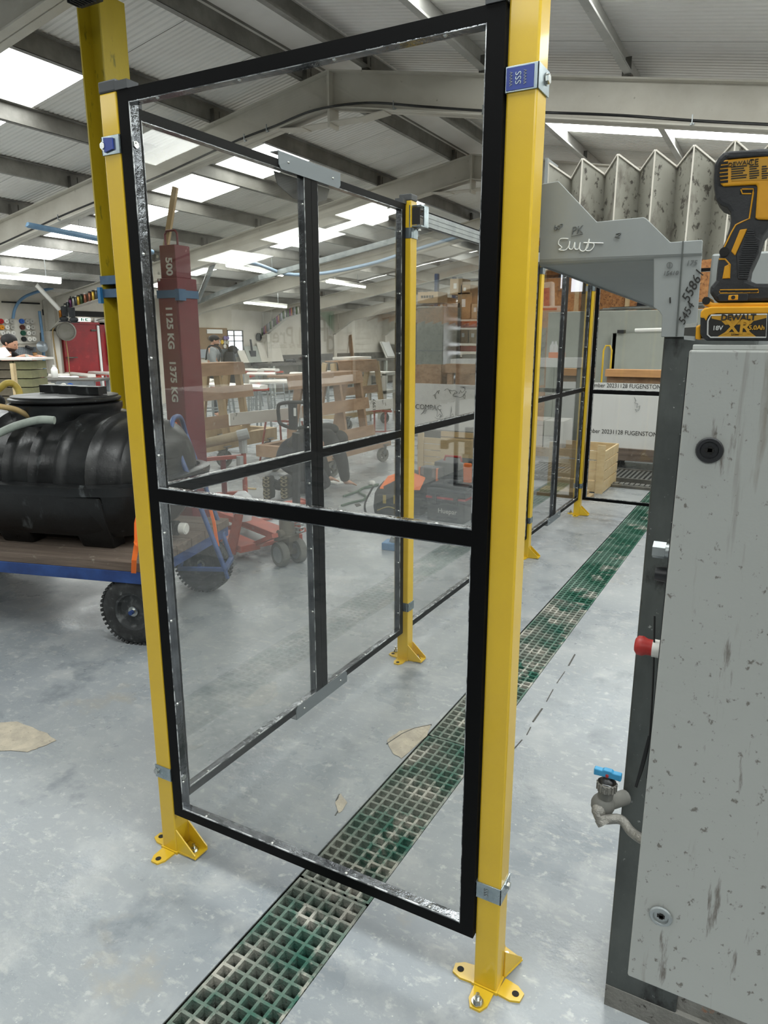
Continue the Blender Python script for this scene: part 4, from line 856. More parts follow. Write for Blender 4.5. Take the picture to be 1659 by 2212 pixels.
ob('pump',B().cyl(pt(0,0,.20),pt(0,0,.36),.05,n=18).cyl(pt(.05,0,.22),pt(.05,0,.40),.035,n=14).cyl(pt(-.0,-.08,.24),pt(0,.08,.24),.03,n=12).cyl(pt(0,0,.36),pt(0,0,.43),.028,n=12).box(pt(.02,0,.20),(.14,.12,.05)),'cast_grey',t,smooth=40)
sp=[pt(-.07+.030*math.cos(k*.9),-.06+.030*math.sin(k*.9),.24+k*.0042) for k in range(44)];ob('spring',B().tube(sp,.006,5,smooth=False),'zinc_dull',t)
for s in (-.075,.075):
    c_=pt(-.01,s,.09);o=ob('steer_wheel',B().lathe([(.06,-.027),(.088,-.027),(.092,-.02),(.092,.02),(.088,.027),(.06,.027)],c_,fy,28),'rubber_grey',t,smooth=40);ob('hub',B().lathe([(0,-.02),(.02,-.026),(.03,-.012),(.052,-.012),(.062,-.026),(.062,.026),(0,.02)],c_,fy,24),'zinc_dull',o,smooth=40)
ob('axle_block',B().bar(pt(-.01,-.08,.09),pt(-.01,.08,.09),.03,.03).bar(pt(0,0,.1),pt(0,0,.22),.05,.05),'cast_grey',t)
hb=V(640,1100,Y=4.0);ht=V(640,935,Y=3.98);hx=(V(665,900,Y=3.98)-V(600,900,Y=3.98)).normalized()
ob('handle_shaft',B().bar(hb,ht,.048,.03,(0,1,0)),'plastic_dark',t)
lp=[V(*p,Y=3.98) for p in ((640,925),(628,924),(606,915),(602,900),(601,880),(606,872),(632,869),(668,871),(676,885),(672,905),(660,920),(645,925))]
o=ob('handle_loop',B().tube(lp,.013,8),'plastic_black',t,smooth=60);ob('lever_block',B().bar(V(632,872,Y=3.98),V(634,928,Y=3.98),.055,.03,(0,1,0)),'plastic_dark',o)
c_=V(637,890,Y=3.955);ob('sticker',B().box(c_,(.02,.002,.055)),'paper',o)
# ================================================================== PADDED TRESTLE
t=th('padded_trestle','red steel trestle with a foam padded top bar wrapped in grey tape','trestle',(-4.0,4.5,0))
A_=V(408,966,Y=4.45);C_=V(533,937,Y=4.75);ob('padded_bar',B().tube([A_,A_.lerp(C_,.3),A_.lerp(C_,.6),C_],.042,12,smooth=False),'foam',t,smooth=60)
ob('tape_wrap',B().tube([A_.lerp(C_,.84),C_+(C_-A_)*.03],.048,12,smooth=False).tube([C_-Vector((.05,0,0)),C_-Vector((.045,0,.17))],.036,10,smooth=False).tube([V(518,985,Y=4.7),V(519,1035,Y=4.7)],.03,8,smooth=False),'tape_grey',t)
b=B();g0=C_-Vector((.045,0,0));b.cyl(g0,(g0.x,g0.y,0),.022,n=12);g1=A_.lerp(C_,.12);b.cyl(g1,(g1.x,g1.y,0),.022,n=12)
for d_ in (-.28,.28): b.bar((g0.x,g0.y,.02),(g0.x+d_*.2,g0.y+d_,.012),.04,.02);b.bar((g1.x,g1.y,.02),(g1.x+d_*.2,g1.y+d_,.012),.04,.02)
b.bar((g0.x,g0.y,.62),(g1.x,g1.y,.60),.05,.03);b.bar((g0.x,g0.y,.30),(g1.x,g1.y,.28),.04,.03);ob('legs_frame',b,'trestle_red',t)
g2=g0.lerp(g1,.45);ob('brown_stay',B().cyl((g2.x,g2.y,0),(g2.x,g2.y,.62),.024,n=12),'jib_red',t);ob('yellow_stay',B().cyl((g1.x-.05,g1.y,0),(g1.x-.05,g1.y,.95),.025,n=12),'yellow',t)
p=V(520,1150,Y=4.3);one('wrapped_bucket',B().lathe([(0,0),(.07,0),(.085,.12),(.08,.20),(.03,.24),(0,.24)],(p.x-.02,4.36,.17),n=18),'film_clear','film-wrapped tin hanging on the orange pallet truck forks','tin',smooth=50)
# ================================================================== A-FRAME TIMBER TROLLEYS
def caster(t,c,r=.105):
    c=Vector((c[0],c[1],r));o=ob('caster',B().lathe([(r*.62,-.024),(r*.95,-.024),(r,-.015),(r,.015),(r*.95,.024),(r*.62,.024)],c,(.95,-.3,0),28),'rubber_grey',t,smooth=40)
    ax=Vector((.95,-.3,0)).normalized();Q=ax.to_track_quat('Z','Y').to_matrix();b=B().lathe([(0,-.02),(r*.2,-.024),(r*.2,.024),(0,.024)],c,ax,14).lathe([(r*.55,-.02),(r*.64,-.02),(r*.64,.02),(r*.55,.02)],c,ax,24)
    for k in range(5): b.bar(c+Q@Vector((r*.15*math.cos(k*1.257),r*.15*math.sin(k*1.257),0)),c+Q@Vector((r*.6*math.cos(k*1.257),r*.6*math.sin(k*1.257),0)),.02,.016)
    ob('hub',b,'purlin_dark',o);ob('fork',B().bar(c+ax*.035,c+ax*.035+Vector((0,.03,r+.03)),.04,.004,(0,1,0)).bar(c-ax*.035,c-ax*.035+Vector((0,.03,r+.03)),.04,.004,(0,1,0)).box((c.x,c.y+.03,r*2+.045),(.12,.12,.01)),'zinc_dull',o)
def atrolley(label,X,Ya,Yb,zt,boards,base,base_dx=.85,legs=(.12,.5,.88),mb='wood_ply',ml='wood_pine',casters=()):
    t=th('slab_trolley',label,'trolley',(X-.35,(Ya+Yb)/2,0),0,'timber A-frame slab trolleys')
    zb=base[3]
    def xf_(z,front=True):
        f=(z-zb)/(zt-zb);return X-.12*f if front else X-.50+.18*f
    for (ya,yb,z0,z1) in boards:
        zc=(z0+z1)/2;b=B();xa=xf_(zc)+.05;b.prism([(xf_(z0)+.055,ya,z0),(xf_(z1)+.055,ya,z1),(xf_(z1)+.03,ya,z1),(xf_(z0)+.03,ya,z0)],(0,yb-ya,0));ob('board',b,mb,t)
    for f in legs:
        y=Ya+(Yb-Ya)*f
        ob('leg',B().bar((X,y,zb),(xf_(zt),y,zt-.02),.045,.10,(1,0,0)),ml,t);ob('leg',B().bar((xf_(zb,0),y+.05,zb),(xf_(zt,0),y+.05,zt-.02),.045,.10,(1,0,0)),ml,t)
    ob('top_plank',B().bb(X-.36,X-.08,boards[0][0],boards[0][1],zt-.005,zt+.018),mb,t)
    y0,y1,z0,z1=base
    ob('deck_beam',B().bb(X-.02,X+.08,y0,y1,z0,z1),ml,t);ob('deck_beam',B().bb(X-base_dx-.08,X-base_dx+.02,y0,y1,z0,z1),ml,t)
    for y in (y0,y1-.1): ob('cross_beam',B().bb(X-base_dx+.02,X-.02,y,y+.1,z0,z1),ml,t)
    for c in casters: caster(t,c,max(.08,min(.12,(z0-.01)/2)) if z0>.16 else .10)
    return t
atrolley('timber A-frame trolley with wide brown boards, behind the red jib',-6.28,6.55,7.62,1.30,((6.54,7.58,1.16,1.30),(6.54,7.68,.86,1.02),(6.60,7.75,.50,.66)),(6.6,8.05,.23,.40),casters=((-6.22,6.95),(-6.22,7.85),(-7.05,7.0),(-7.05,7.85)))
atrolley('timber A-frame trolley between the kneeling worker and the white frames',-4.68,6.45,8.05,1.20,((6.40,7.98,1.07,1.21),(6.60,8.06,.74,.88),(6.60,8.12,.36,.52)),(6.85,8.5,.20,.34),legs=(.30,.62,.93),ml='wood_ply',casters=((-4.62,7.05),(-4.62,8.30),(-5.45,7.0),(-5.45,8.3)))
atrolley('small timber A-frame trolley farther back carrying a white slab offcut',-6.9,10.55,12.6,1.22,((10.9,12.3,1.02,1.22),(11.0,12.2,.62,.76)),(10.7,12.6,.22,.36),casters=((-6.8,10.9),(-6.8,12.3)))
one('slab_offcut',B().box((-7.35,12.0,1.265),(.35,1.0,.045),rz=.1),'white_stone','white slab offcut lying on top of the farther timber trolley','slab')
# long marble strip on thin trestles
p0=V(497,902,Z=.68);p1=V(849,868,Z=.68)
dv=(p1-p0);dv.z=0;dn=Vector((-dv.y,dv.x,0)).normalized()
t=th('marble_strip','long white veined marble strip on thin grey trestles','marble strip',(p0.x,p0.y,0.59))
ob('strip',B().prism([p0+Vector((0,0,-.10)),p1+Vector((0,0,-.10)),p1+Vector((0,0,.05)),p0+Vector((0,0,.05))],dn*.03),'marble',t)
text('lettering','1597','print_black',p0.lerp(p1,.86)-dn*.002+Vector((0,0,-.02)),(0,0,1),-dv,.09,t)
for f in (.28,.9):
    q=p0.lerp(p1,f);b=B()
    for s in (-.25,.25):
        for u_ in (-.18,.18): b.cyl((q.x+u_,q.y+s*.6,.56),(q.x+u_*1.3,q.y+s,0),.014,n=8)
    b.bar((q.x-.2,q.y,.565),(q.x+.2,q.y,.565),.03,.03).bar((q.x-.22,q.y-.2,.25),(q.x+.22,q.y+.2,.25),.02,.02)
    one('thin_trestle',b,'trestle_red','thin-legged trestle under the %s of the long marble strip'%('left end' if f<.5 else 'right end'),'trestle',group='thin trestles under the marble strip')
# ================================================================== PEOPLE
def skin(name,V_,E_,m,parent,sub=2):
    """V_: dict joint->(pos,radius)"""
    ks=list(V_);me=bpy.data.meshes.new(name);I=WM[parent].inverted()
    me.from_pydata([I@Vector(V_[k][0]) for k in ks],[(ks.index(a),ks.index(c)) for a,c in E_],[]);me.update();me.materials.append(MATS[m])
    o=bpy.data.objects.new(name,me);SC.collection.objects.link(o);o.parent=parent;WM[o]=WM[parent]
    md=o.modifiers.new('s','SKIN');md.use_smooth_shade=True
    sv=me.skin_vertices[0].data if me.skin_vertices else None
    for i,k in enumerate(ks):
        r=V_[k][1];sv[i].radius=(r,r) if not isinstance(r,tuple) else r;sv[i].use_root=(i==0)
    o.modifiers.new('u','SUBSURF').levels=sub;o.modifiers['u'].render_levels=sub
    return o
def hand(J,E_,wr,dirn,side,tag,s=1.0):
    d=Vector(dirn).normalized();w=Vector(J[wr][0]);up=Vector(side).normalized()
    J['palm'+tag]=(w+d*.05*s,.026*s);E_.append((wr,'palm'+tag))
    for k,(o_,l) in enumerate(((-.03,.060),(-.011,.07),(.009,.066),(.028,.052))):
        J['f%d%s'%(k,tag)]=(w+d*.085*s+up*o_*s,.0095*s);E_.append(('palm'+tag,'f%d%s'%(k,tag)))
        J['g%d%s'%(k,tag)]=(w+d*(.085+l)*s+up*o_*s+Vector((0,0,-.018*s)),.0080*s);E_.append(('f%d%s'%(k,tag),'g%d%s'%(k,tag)))
    J['t0'+tag]=(w+d*.04*s+up*-.045*s,.011*s);E_.append(('palm'+tag,'t0'+tag));J['t1'+tag]=(w+d*.075*s+up*-.058*s,.009*s);E_.append(('t0'+tag,'t1'+tag))
def face(t,c,fwd,side,skinm='skin',r=.098,beard=True):
    c=Vector(c);f=Vector(fwd).normalized();s=Vector(side).normalized();u=s.cross(f)*-1
    if u.z<0:u=-u
    o=ob('face',B().ball(c+f*.012,.086,18,(.95,.95,1.22)).prism([c+f*.09+u*.02,c+f*.122-u*.02,c+f*.092-u*.026],s*.012).ball(c+s*.088-u*.005,.022,8,(.6,1,1.2)).ball(c-s*.088-u*.005,.022,8,(.6,1,1.2)),skinm,t,smooth=50)
    e=B()
    for k in (-1,1): e.ball(c+f*.084+s*k*.032+u*.022,.007,8)
    ob('eyes',e,'hair',t);ob('mouth',B().ball(c+f*.088-u*.052,.016,8,(1,1,.35)),'knob_red',t)
    if beard: ob('beard',B().ball(c+f*.035-u*.062,.070,14,(1,1,.72)),'beard',t,smooth=60)
    return u
# worker in a cap at the bench
def person_stand(base,az,label,group=None):
    t=th('person',label,'person',base);B0=Vector(base);f=Vector((math.cos(az),math.sin(az),0));s=Vector((-f.y,f.x,0))
    def P(a,l,z):return B0+f*a+s*l+Vector((0,0,z))
    return t,P,f,s
t,P,f,s=person_stand((-10.55,11.62,0),math.radians(35),'man in a black cap, grey jumper and dark dungarees, standing at the benches looking down')
J={'pel':(P(0,0,.95),.135),'wst':(P(.0,0,1.08),.125),'che':(P(.0,0,1.30),.15),'nk':(P(.0,0,1.46),.06),'hd':(P(.04,0,1.57),.075),
'shl':(P(0,.17,1.39),.07),'ell':(P(.03,.24,1.12),.05),'wrl':(P(.27,.14,1.07),.032),'shr':(P(0,-.17,1.39),.07),'elr':(P(.02,-.25,1.12),.05),'wrr':(P(.27,-.13,1.08),.032),
'hl':(P(0,.09,.88),.10),'kl':(P(.02,.10,.48),.065),'al':(P(-.02,.10,.08),.045),'tl':(P(.14,.11,.04),.035),'hr':(P(0,-.09,.88),.10),'kr':(P(.02,-.10,.48),.065),'ar':(P(-.02,-.10,.08),.045),'tr':(P(.14,-.11,.04),.035)}
E_=[('pel','wst'),('wst','che'),('che','nk'),('nk','hd'),('che','shl'),('shl','ell'),('ell','wrl'),('che','shr'),('shr','elr'),('elr','wrr'),('pel','hl'),('hl','kl'),('kl','al'),('al','tl'),('pel','hr'),('hr','kr'),('kr','ar'),('ar','tr')]
Jb=dict(J);Eb=list(E_);hand(Jb,Eb,'wrl',f,s,'L');hand(Jb,Eb,'wrr',f,-s,'R');skin('body',Jb,Eb,'skin',t)
ks=('wst','che','shl','ell','wrl','shr','elr','wrr');skin('jumper',{k:(J[k][0],J[k][1]+.024) for k in ('che','wst','shl','ell','wrl','shr','elr','wrr')},[e for e in E_ if e[0] in ks and e[1] in ks],'fabric_grey',t)
skin('dungarees',{k:(J[k][0],J[k][1]+.03) for k in ('pel','wst','hl','kl','al','hr','kr','ar')},[e for e in E_ if e[0] in ('pel','hl','kl','hr','kr') and e[1] in ('wst','hl','kl','al','hr','kr','ar')],'fabric_dark',t)
ob('bib',B().prism([P(.165,-.11,1.08),P(.165,.11,1.08),P(.175,.09,1.36),P(.175,-.09,1.36)],f*.012),'fabric_dark',t);ob('bib_strap',B().tube([P(.17,.09,1.35),P(.10,.10,1.47),P(-.08,.09,1.47),P(-.16,.04,1.2)],.014,6).tube([P(.17,-.09,1.35),P(.10,-.10,1.47),P(-.08,-.09,1.47),P(-.16,-.04,1.2)],.014,6),'fabric_dark',t)
fw=(f+Vector((0,0,-.35))).normalized();face(t,P(.05,0,1.59),fw,s)
b=B().ball(P(.035,0,1.635),.108,18,(1,1,.72));ob('cap',b,'fabric_black',t,smooth=60);ob('cap_peak',B().lathe([(0,.0),(.085,0),(.085,.008),(0,.012)],P(.13,0,1.63),(0.2*f.x,.2*f.y,1),20),'fabric_black',t,smooth=40);ob('glove',B().ball(P(.40,.02,1.07),.035,10),'carton_white',t,smooth=60)
# worker leaning over the block stack
_m=V(12,760,Y=6.45)
t,P,f,s=person_stand((_m.x,_m.y,0),math.radians(20),'dark-haired bearded man in a black top leaning over the concrete block stack')
J={'pel':(P(-.32,0,.92),.14),'wst':(P(-.26,0,1.06),.13),'che':(P(-.12,0,1.33),.155),'nk':(P(.0,0,1.47),.06),'hd':(P(.08,0,1.53),.075),
'shl':(P(-.06,.18,1.40),.075),'ell':(P(.10,.26,1.25),.05),'wrl':(P(.36,.2,1.37),.032),'shr':(P(-.06,-.18,1.40),.075),'elr':(P(.12,-.25,1.27),.05),'wrr':(P(.40,-.16,1.385),.032),
'hl':(P(-.32,.09,.85),.10),'kl':(P(-.28,.10,.46),.065),'al':(P(-.34,.10,.08),.045),'tl':(P(-.18,.11,.04),.035),'hr':(P(-.32,-.09,.85),.10),'kr':(P(-.28,-.10,.46),.065),'ar':(P(-.34,-.10,.08),.045),'tr':(P(-.18,-.11,.04),.035)}
Jb=dict(J);Eb=list(E_);hand(Jb,Eb,'wrl',f,s,'L');hand(Jb,Eb,'wrr',f,-s,'R');skin('body',Jb,Eb,'skin',t)
skin('black_top',{k:(J[k][0],J[k][1]+.016) for k in ('che','wst','shl','ell','shr','elr')},[('wst','che'),('che','shl'),('shl','ell'),('che','shr'),('shr','elr')],'fabric_black',t)
skin('trousers',{k:(J[k][0],J[k][1]+.02) for k in ('pel','wst','hl','kl','al','hr','kr','ar')},[e for e in E_ if e[0] in ('pel','hl','kl','hr','kr') and e[1] in ('wst','hl','kl','al','hr','kr','ar')],'fabric_dark',t)
fw=(f+Vector((0,0,-.6))).normalized();u=face(t,P(.10,0,1.56),fw,s);ob('hair',B().ball(P(.075,0,1.60),.108,18,(1.05,1.0,.85)),'hair',t,smooth=60)
# kneeling worker in black
t=th('person','worker in black clothing kneeling on the floor, seen from behind with boot soles showing','person',(-4.3,6.0,0))
B1=V(582,1075,Z=.04);B2=V(612,1078,Z=.04)
H_=V(632,1000,Y=6.02);S_=V(680,938,Y=6.50);fk=Vector((.35,.94,0)).normalized();sk=Vector((-fk.y,fk.x,0))
def K(a,l,z):return Vector((H_.x,H_.y,0))+fk*a+sk*l+Vector((0,0,z))
J={'pel':(K(0,0,.38),.15),'wst':(K(.14,0,.50),.165),'che':(K(.33,0,.60),.175),'nk':(K(.50,0,.58),.07),'hd':(K(.60,-.02,.50),.085),
'hl':(K(.02,.13,.36),.12),'kl':(K(.36,.16,.08),.075),'al':(K(-.12,.15,.09),.05),'hr':(K(.02,-.11,.36),.12),'kr':(K(.36,-.14,.08),.075),'ar':(K(-.10,-.11,.09),.05),
'shl':(K(.36,.17,.60),.07),'ell':(K(.50,.20,.34),.05),'wrl':(K(.56,.14,.08),.034),'shr':(K(.36,-.16,.60),.07),'elr':(K(.46,-.25,.38),.055),'wrr':(K(.52,-.24,.10),.034)}
E2=[e for e in E_ if e not in (('al','tl'),('ar','tr'))]
Jb=dict(J);Eb=list(E2);hand(Jb,Eb,'wrr',(fk.x,fk.y,-.25),-sk,'R');hand(Jb,Eb,'wrl',(fk.x,fk.y,-.25),sk,'L');skin('body',Jb,Eb,'skin',t)
skin('hooded_top',{k:(J[k][0],J[k][1]+.022) for k in ('che','wst','pel','shl','ell','wrl','shr','elr','wrr','nk')},[('pel','wst'),('wst','che'),('che','shl'),('shl','ell'),('ell','wrl'),('che','shr'),('shr','elr'),('elr','wrr'),('che','nk')],'fabric_black',t)
skin('work_trousers',{k:(J[k][0],J[k][1]+.02) for k in ('pel','wst','hl','kl','al','hr','kr','ar')},[('pel','wst'),('pel','hl'),('hl','kl'),('kl','al'),('pel','hr'),('hr','kr'),('kr','ar')],'fabric_navy',t)
ob('hair',B().ball(K(.60,-.02,.54),.105,16,(1,1.05,.95)),'hair',t,smooth=60);ob('hood',B().ball(K(.46,0,.66),.12,14,(1.1,1,.55)),'fabric_black',t,smooth=60)
for px,py,l in ((578,1056,.15),(616,1055,-.11)):
    c=V(px,py,Y=5.62);back=Vector((.15,-.99,0)).normalized();sx=Vector((.99,.15,0))
    out=[(-.035,-.105),(.035,-.105),(.045,-.05),(.036,.02),(.045,.08),(.03,.125),(-.01,.132),(-.04,.11),(-.046,.05),(-.036,0),(-.044,-.05)]
    def Q_(a,z,d=0):return c+sx*a+Vector((0,0,z))+back*d
    bo=ob('boot',B().prism([Q_(a*.95,z) for a,z in out],-back*.09).cyl(Q_(0,.05,-.07),Q_(0,-.02,-.26),.055,.05,n=14),'fabric_dark',t,smooth=40,bevel=.008)
    ob('boot_sole',B().prism([Q_(a,z,.022) for a,z in out],-back*.022),'sole_dark',bo)
    b=B()
    for k in range(6):
        z=-.09+k*.036+ (0.012 if k>2 else 0)
        b.bar(Q_(-.034,z+.010,.025),Q_(-.002,z-.004,.025),.010,.008);b.bar(Q_(.034,z+.010,.025),Q_(.002,z-.004,.025),.010,.008)
        b.bar(Q_(-.036,z+.018,.025),Q_(-.012,z+.020,.025),.008,.006);b.bar(Q_(.036,z+.018,.025),Q_(.012,z+.020,.025),.008,.006)
    ob('tread_lug',b,'sole',bo,kind='stuff')
# ================================================================== TOOL BAGS AND BOXES
c=V(848,1112,Z=0);t=th('tool_bag','open black fabric tool bag with an orange flap lying on the floor','tool bag',(c.x,c.y+.15,0),math.radians(20))
b=B();rows=[]
for z,w,d in ((0,.25,.15),(.08,.26,.16),(.2,.24,.14),(.27,.18,.10),(.30,.10,.05)):
    rows.append([(w*math.copysign(abs(math.cos(a))**.6,math.cos(a))*(1+.04*math.sin(a*5+z*9)),d*math.copysign(abs(math.sin(a))**.6,math.sin(a)),z+.015*math.sin(a*3)) for a in [2*PI*k/28 for k in range(28)]])
b.grid(rows,closed=True);b.bm.faces.new(b.R[-1]);ob('body',b,'fabric_black',t,local=True,smooth=60)
ob('orange_flap',B().prism([(-.18,-.10,.24),(.20,-.12,.24),(.24,-.02,.33),(.06,.02,.39),(-.12,.0,.33)],(0,.02,.01)),'plastic_orange',t,local=True)
ob('front_pocket',B().bb(-.20,.06,-.19,-.14,.02,.20).bb(.09,.22,-.18,-.14,.02,.17),'fabric_dark',t,local=True,bevel=.015)
ob('webbing',B().tube([(-.19,-.193,.05),(-.08,-.20,.09),(.03,-.193,.05)],.004,5).bar((-.02,-.196,.12),(-.02,-.196,.2),.03,.004).bar((-.12,-.196,.12),(-.12,-.196,.2),.03,.004),'hose_yellow',t,local=True)
ob('shoulder_strap',B().tube([(-.25,-.05,.25),(-.32,-.10,.1),(-.30,-.16,.01),(-.22,-.2,.012)],.010,6),'fabric_black',t,local=True)
p0=V(898,1105,Z=0);t=th('tool_bag','slouching charcoal tool bag behind the second yellow post','tool bag',(p0.x-.05,p0.y+.15,0),.2)
b=B();rows=[]
for z,w,d in ((0,.28,.15),(.12,.29,.16),(.28,.25,.13),(.36,.12,.06)): rows.append([(w*math.copysign(abs(math.cos(a))**.7,math.cos(a)),d*math.copysign(abs(math.sin(a))**.7,math.sin(a)),z-.03*math.cos(a)) for a in [2*PI*k/24 for k in range(24)]])
b.grid(rows,closed=True);b.bm.faces.new(b.R[-1]);ob('body',b,'fabric_dark',t,local=True,smooth=60)
one('green_glove',B().ball(V(899,1085,Y=5.55),.02,10,(1,1,1.6)),'green_hose','small green item beside the charcoal tool bag','glove',smooth=60) if False else None
def case(name,label,px0,px1,py0,py1,Y,d,m,cat='tool box',z0=None):
    a=V(px0,py1,Y=Y);c=V(px1,py0,Y=Y);z0=a.z if z0 is None else z0
    t=th(name,label,cat,((a.x+c.x)/2,Y+d/2,z0));ob('body',B().bb(a.x,c.x,Y,Y+d,z0,z0+(c.z-z0)*.72),m,t,bevel=.012)
    ob('lid',B().bb(a.x-.006,c.x+.006,Y-.006,Y+d,z0+(c.z-z0)*.735,c.z),m,t,bevel=.012);return t,a,c,z0
t,a,c,z0=case('tool_box','black lidded tool box with white lettering and a dark red rim, on the floor',922,1004,1062,1122,5.70,.32,'plastic_dark',z0=0.0)
text('lettering','Huepar','carton_white',((a.x+c.x)/2+.02,5.698,.10),(1,0,0),(0,0,1),.062,t);ob('red_rim',B().bb(a.x-.008,c.x+.01,5.69,6.02,(c.z)*.70,c.z*.76),'plastic_red',t)
ob('latch',B().bb(a.x+.06,a.x+.10,5.68,5.70,c.z*.55,c.z*.8).bb(c.x-.10,c.x-.06,5.68,5.70,c.z*.55,c.z*.8),'plastic_black',t);ob('tray_lid',B().bb(a.x,c.x,5.75,6.0,c.z,c.z+.03).bb(a.x+.1,c.x-.1,5.83,5.90,c.z+.03,c.z+.06),'plastic_dark',t,bevel=.01)
t,a,c,z0=case('tool_case','tall dark tool case with a red carry handle behind the lettered tool box',938,1000,1002,1070,6.15,.34,'plastic_dark',z0=0.0)
m_=(a.x+c.x)/2;ob('carry_handle',B().tube([(m_-.09,6.25,c.z),(m_-.08,6.25,c.z+.045),(m_+.08,6.25,c.z+.045),(m_+.09,6.25,c.z)],.011,8,smooth=False),'plastic_red',t)
t,a,c,z0=case('tool_case','small yellow and black tool case with silver clasps leaning against the tall case',906,945,1012,1075,5.98,.14,'plastic_dark',z0=0.0)
ob('clasp',B().bb(a.x+.02,a.x+.05,5.965,5.975,c.z*.8,c.z).bb(c.x-.05,c.x-.02,5.965,5.975,c.z*.8,c.z),'steel_bolt',t);ob('yellow_trim',B().bb(a.x-.004,a.x+.008,5.965,6.0,.03,c.z).bb(c.x-.008,c.x+.004,5.965,6.0,.03,c.z),'plastic_orange',t)
a=V(1004,1080,Y=5.95);one('orange_vest',B().prism([a+Vector((-.06,0,-.02)),a+Vector((.03,0,-.05)),a+Vector((.05,0,.10)),a+Vector((.045,0,.34)),a+Vector((-.03,0,.34)),a+Vector((-.02,0,.12))],(0,.05,0)),'plastic_orange','orange jacket draped at the right of the tool boxes','jacket',bevel=.01)
c=V(845,1192,Z=0);t=th('blue_caddy','small blue plastic caddy holding bits on the floor','caddy',(c.x,c.y+.08,0),.15);ob('tray',B().bb(-.10,.09,-.06,.07,0,.06),'plastic_blue',t,local=True,bevel=.006);ob('contents',B().cyl((-.04,0,.05),(-.02,.0,.10),.02,n=10).cyl((.03,.02,.05),(.05,.0,.11),.015,n=10).box((0,-.02,.07),(.06,.03,.02)),'zinc_dull',t,local=True)
# floor litter and strap
one('green_strap',B().tube([V(*p,Z=.012) for p in ((742,1072),(770,1062),(790,1052),(818,1046),(800,1052),(782,1055),(776,1064),(790,1072),(783,1080),(760,1085),(738,1092))],.012,6),'green_hose','tangled green strap lying on the floor right of the kneeling worker','strap',smooth=60)
b=B();b.prism(gp((706,1040),(735,1032),(752,1042),(728,1046)),(0,0,.01)).ball(V(738,1034,Z=.03),.045,8,(1.2,1,.6));one('crumpled_paper',b,'paper','crumpled white wrapping under the kneeling worker hand','paper')
one('crumpled_paper',B().ball(V(803,1044,Z=.03),.045,8,(1,1,.8)),'paper','crumpled clear bag right of the green strap','paper');one('leaf_scrap',B().prism(gp((766,1090),(776,1088),(780,1092),(770,1095)),(0,0,.006)),'sole_dark','brown scrap on the floor below the green strap','scrap')
one('timber_offcut',B().bar(V(525,1054,Z=.01),V(553,1056,Z=.01),.02,.015),'wood_pale','thin pale offcut on the floor beside the boots','offcut')
# pale crate behind the tool boxes
def crate(label,a,w,d,h,slats,m='wood_pale'):
    t=th('timber_crate',label,'crate',(a[0],a[1],a[2] if len(a)>2 else 0),0,'pale timber crates');z0=a[2] if len(a)>2 else 0
    for k in range(slats):
        z=z0+.03+(h-.06)*k/slats
        ob('slat',B().bb(a[0],a[0]+w,a[1],a[1]+.02,z,z+(h-.06)/slats*.86),m,t);ob('slat',B().bb(a[0],a[0]+w,a[1]+d-.02,a[1]+d,z,z+(h-.06)/slats*.86),m,t);ob('slat',B().bb(a[0]+w-.02,a[0]+w,a[1]+.02,a[1]+d-.02,z,z+(h-.06)/slats*.86),m,t)
    for x in (a[0]+.0,a[0]+w-.08): ob('post',B().bb(x,x+.08,a[1]-.02,a[1],z0,z0+h+.02),m,t)
    ob('floor_board',B().bb(a[0],a[0]+w,a[1],a[1]+d,z0+.01,z0+.03),m,t);return t
a=V(903,1015,Z=0);crate('pale slatted timber crate behind the tool boxes',(a.x,a.y),1.05,.7,.46,5)
a=V(1177,1058,Z=0);crate('pale slatted timber crate beyond the end panel, left of the slab trolley',(a.x,a.y+.1),.60,.7,.50,4)
a=V(1178,1058,Z=0);one('plank_stack',B().bb(a.x-.0,a.x+.55,a.y-.32,a.y-.1,0,.035).bb(a.x+.03,a.x+.5,a.y-.32,a.y-.1,.038,.07),'wood_pine','low pile of planks in front of the far timber crate','planks')
# ================================================================== BACKGROUND, LEFT
def fluor(a,c,label):
    t=th('strip_light',label,'light',((a.x+c.x)/2,(a.y+c.y)/2,(a.z+c.z)/2),0,'fluorescent strip lights')
    ob('tube',B().tube([a,c],.034,10,smooth=False),'tube_light',t);ob('gear_tray',B().bar(a+Vector((0,0,.05)),c+Vector((0,0,.05)),.09,.05),'carton_white',t)
    h=B()
    for f in (.2,.8): q=a.lerp(c,f);h.cyl(q+Vector((0,0,.06)),(q.x,q.y,rz_(q.x)+.0),.005,n=6)
    ob('hanger',h,'zinc_dull',t)
for (p,q,X,l) in (((-30,594),(130,609),-11.3,'strip light at the left photo edge above the white pegboard'),((150,510),(262,532),-8.9,'strip light behind the yellow column'),((490,573),(610,594),-9.8,'bright strip light right of the red jib under the blue pipe'),((528,653),(618,663),-12.2,'strip light just above the row of cans on the far rafter'),((706,608),(788,620),-10.2,'strip light between the mullion and the second yellow post'),((385,632),(420,640),-11.6,'strip light partly hidden behind the red jib')):
    fluor(V(*p,X=X),V(*q,X=X),l)
def pipe(pts,r,m,label,cat='pipe',name='pipe'): one(name,B().tube(pts,r,8),m,label,cat,smooth=60)
pipe([V(60,486,X=-8.4),V(81,490,X=-8.4),V(240,522,X=-8.4),V(330,545,X=-8.4)],.035,'blue_pipe','blue plastic air pipe below the roof at the left')
pipe([V(490,552,Y=11.6),V(560,572,Y=12),V(620,592,Y=12.6),V(700,590,Y=13),V(800,570,Y=13.2),V(880,545,Y=13.3),V(1010,505,Y=13.4)],.035,'blue_pipe_far','long blue air pipe sagging across the rafters behind the clear panels')
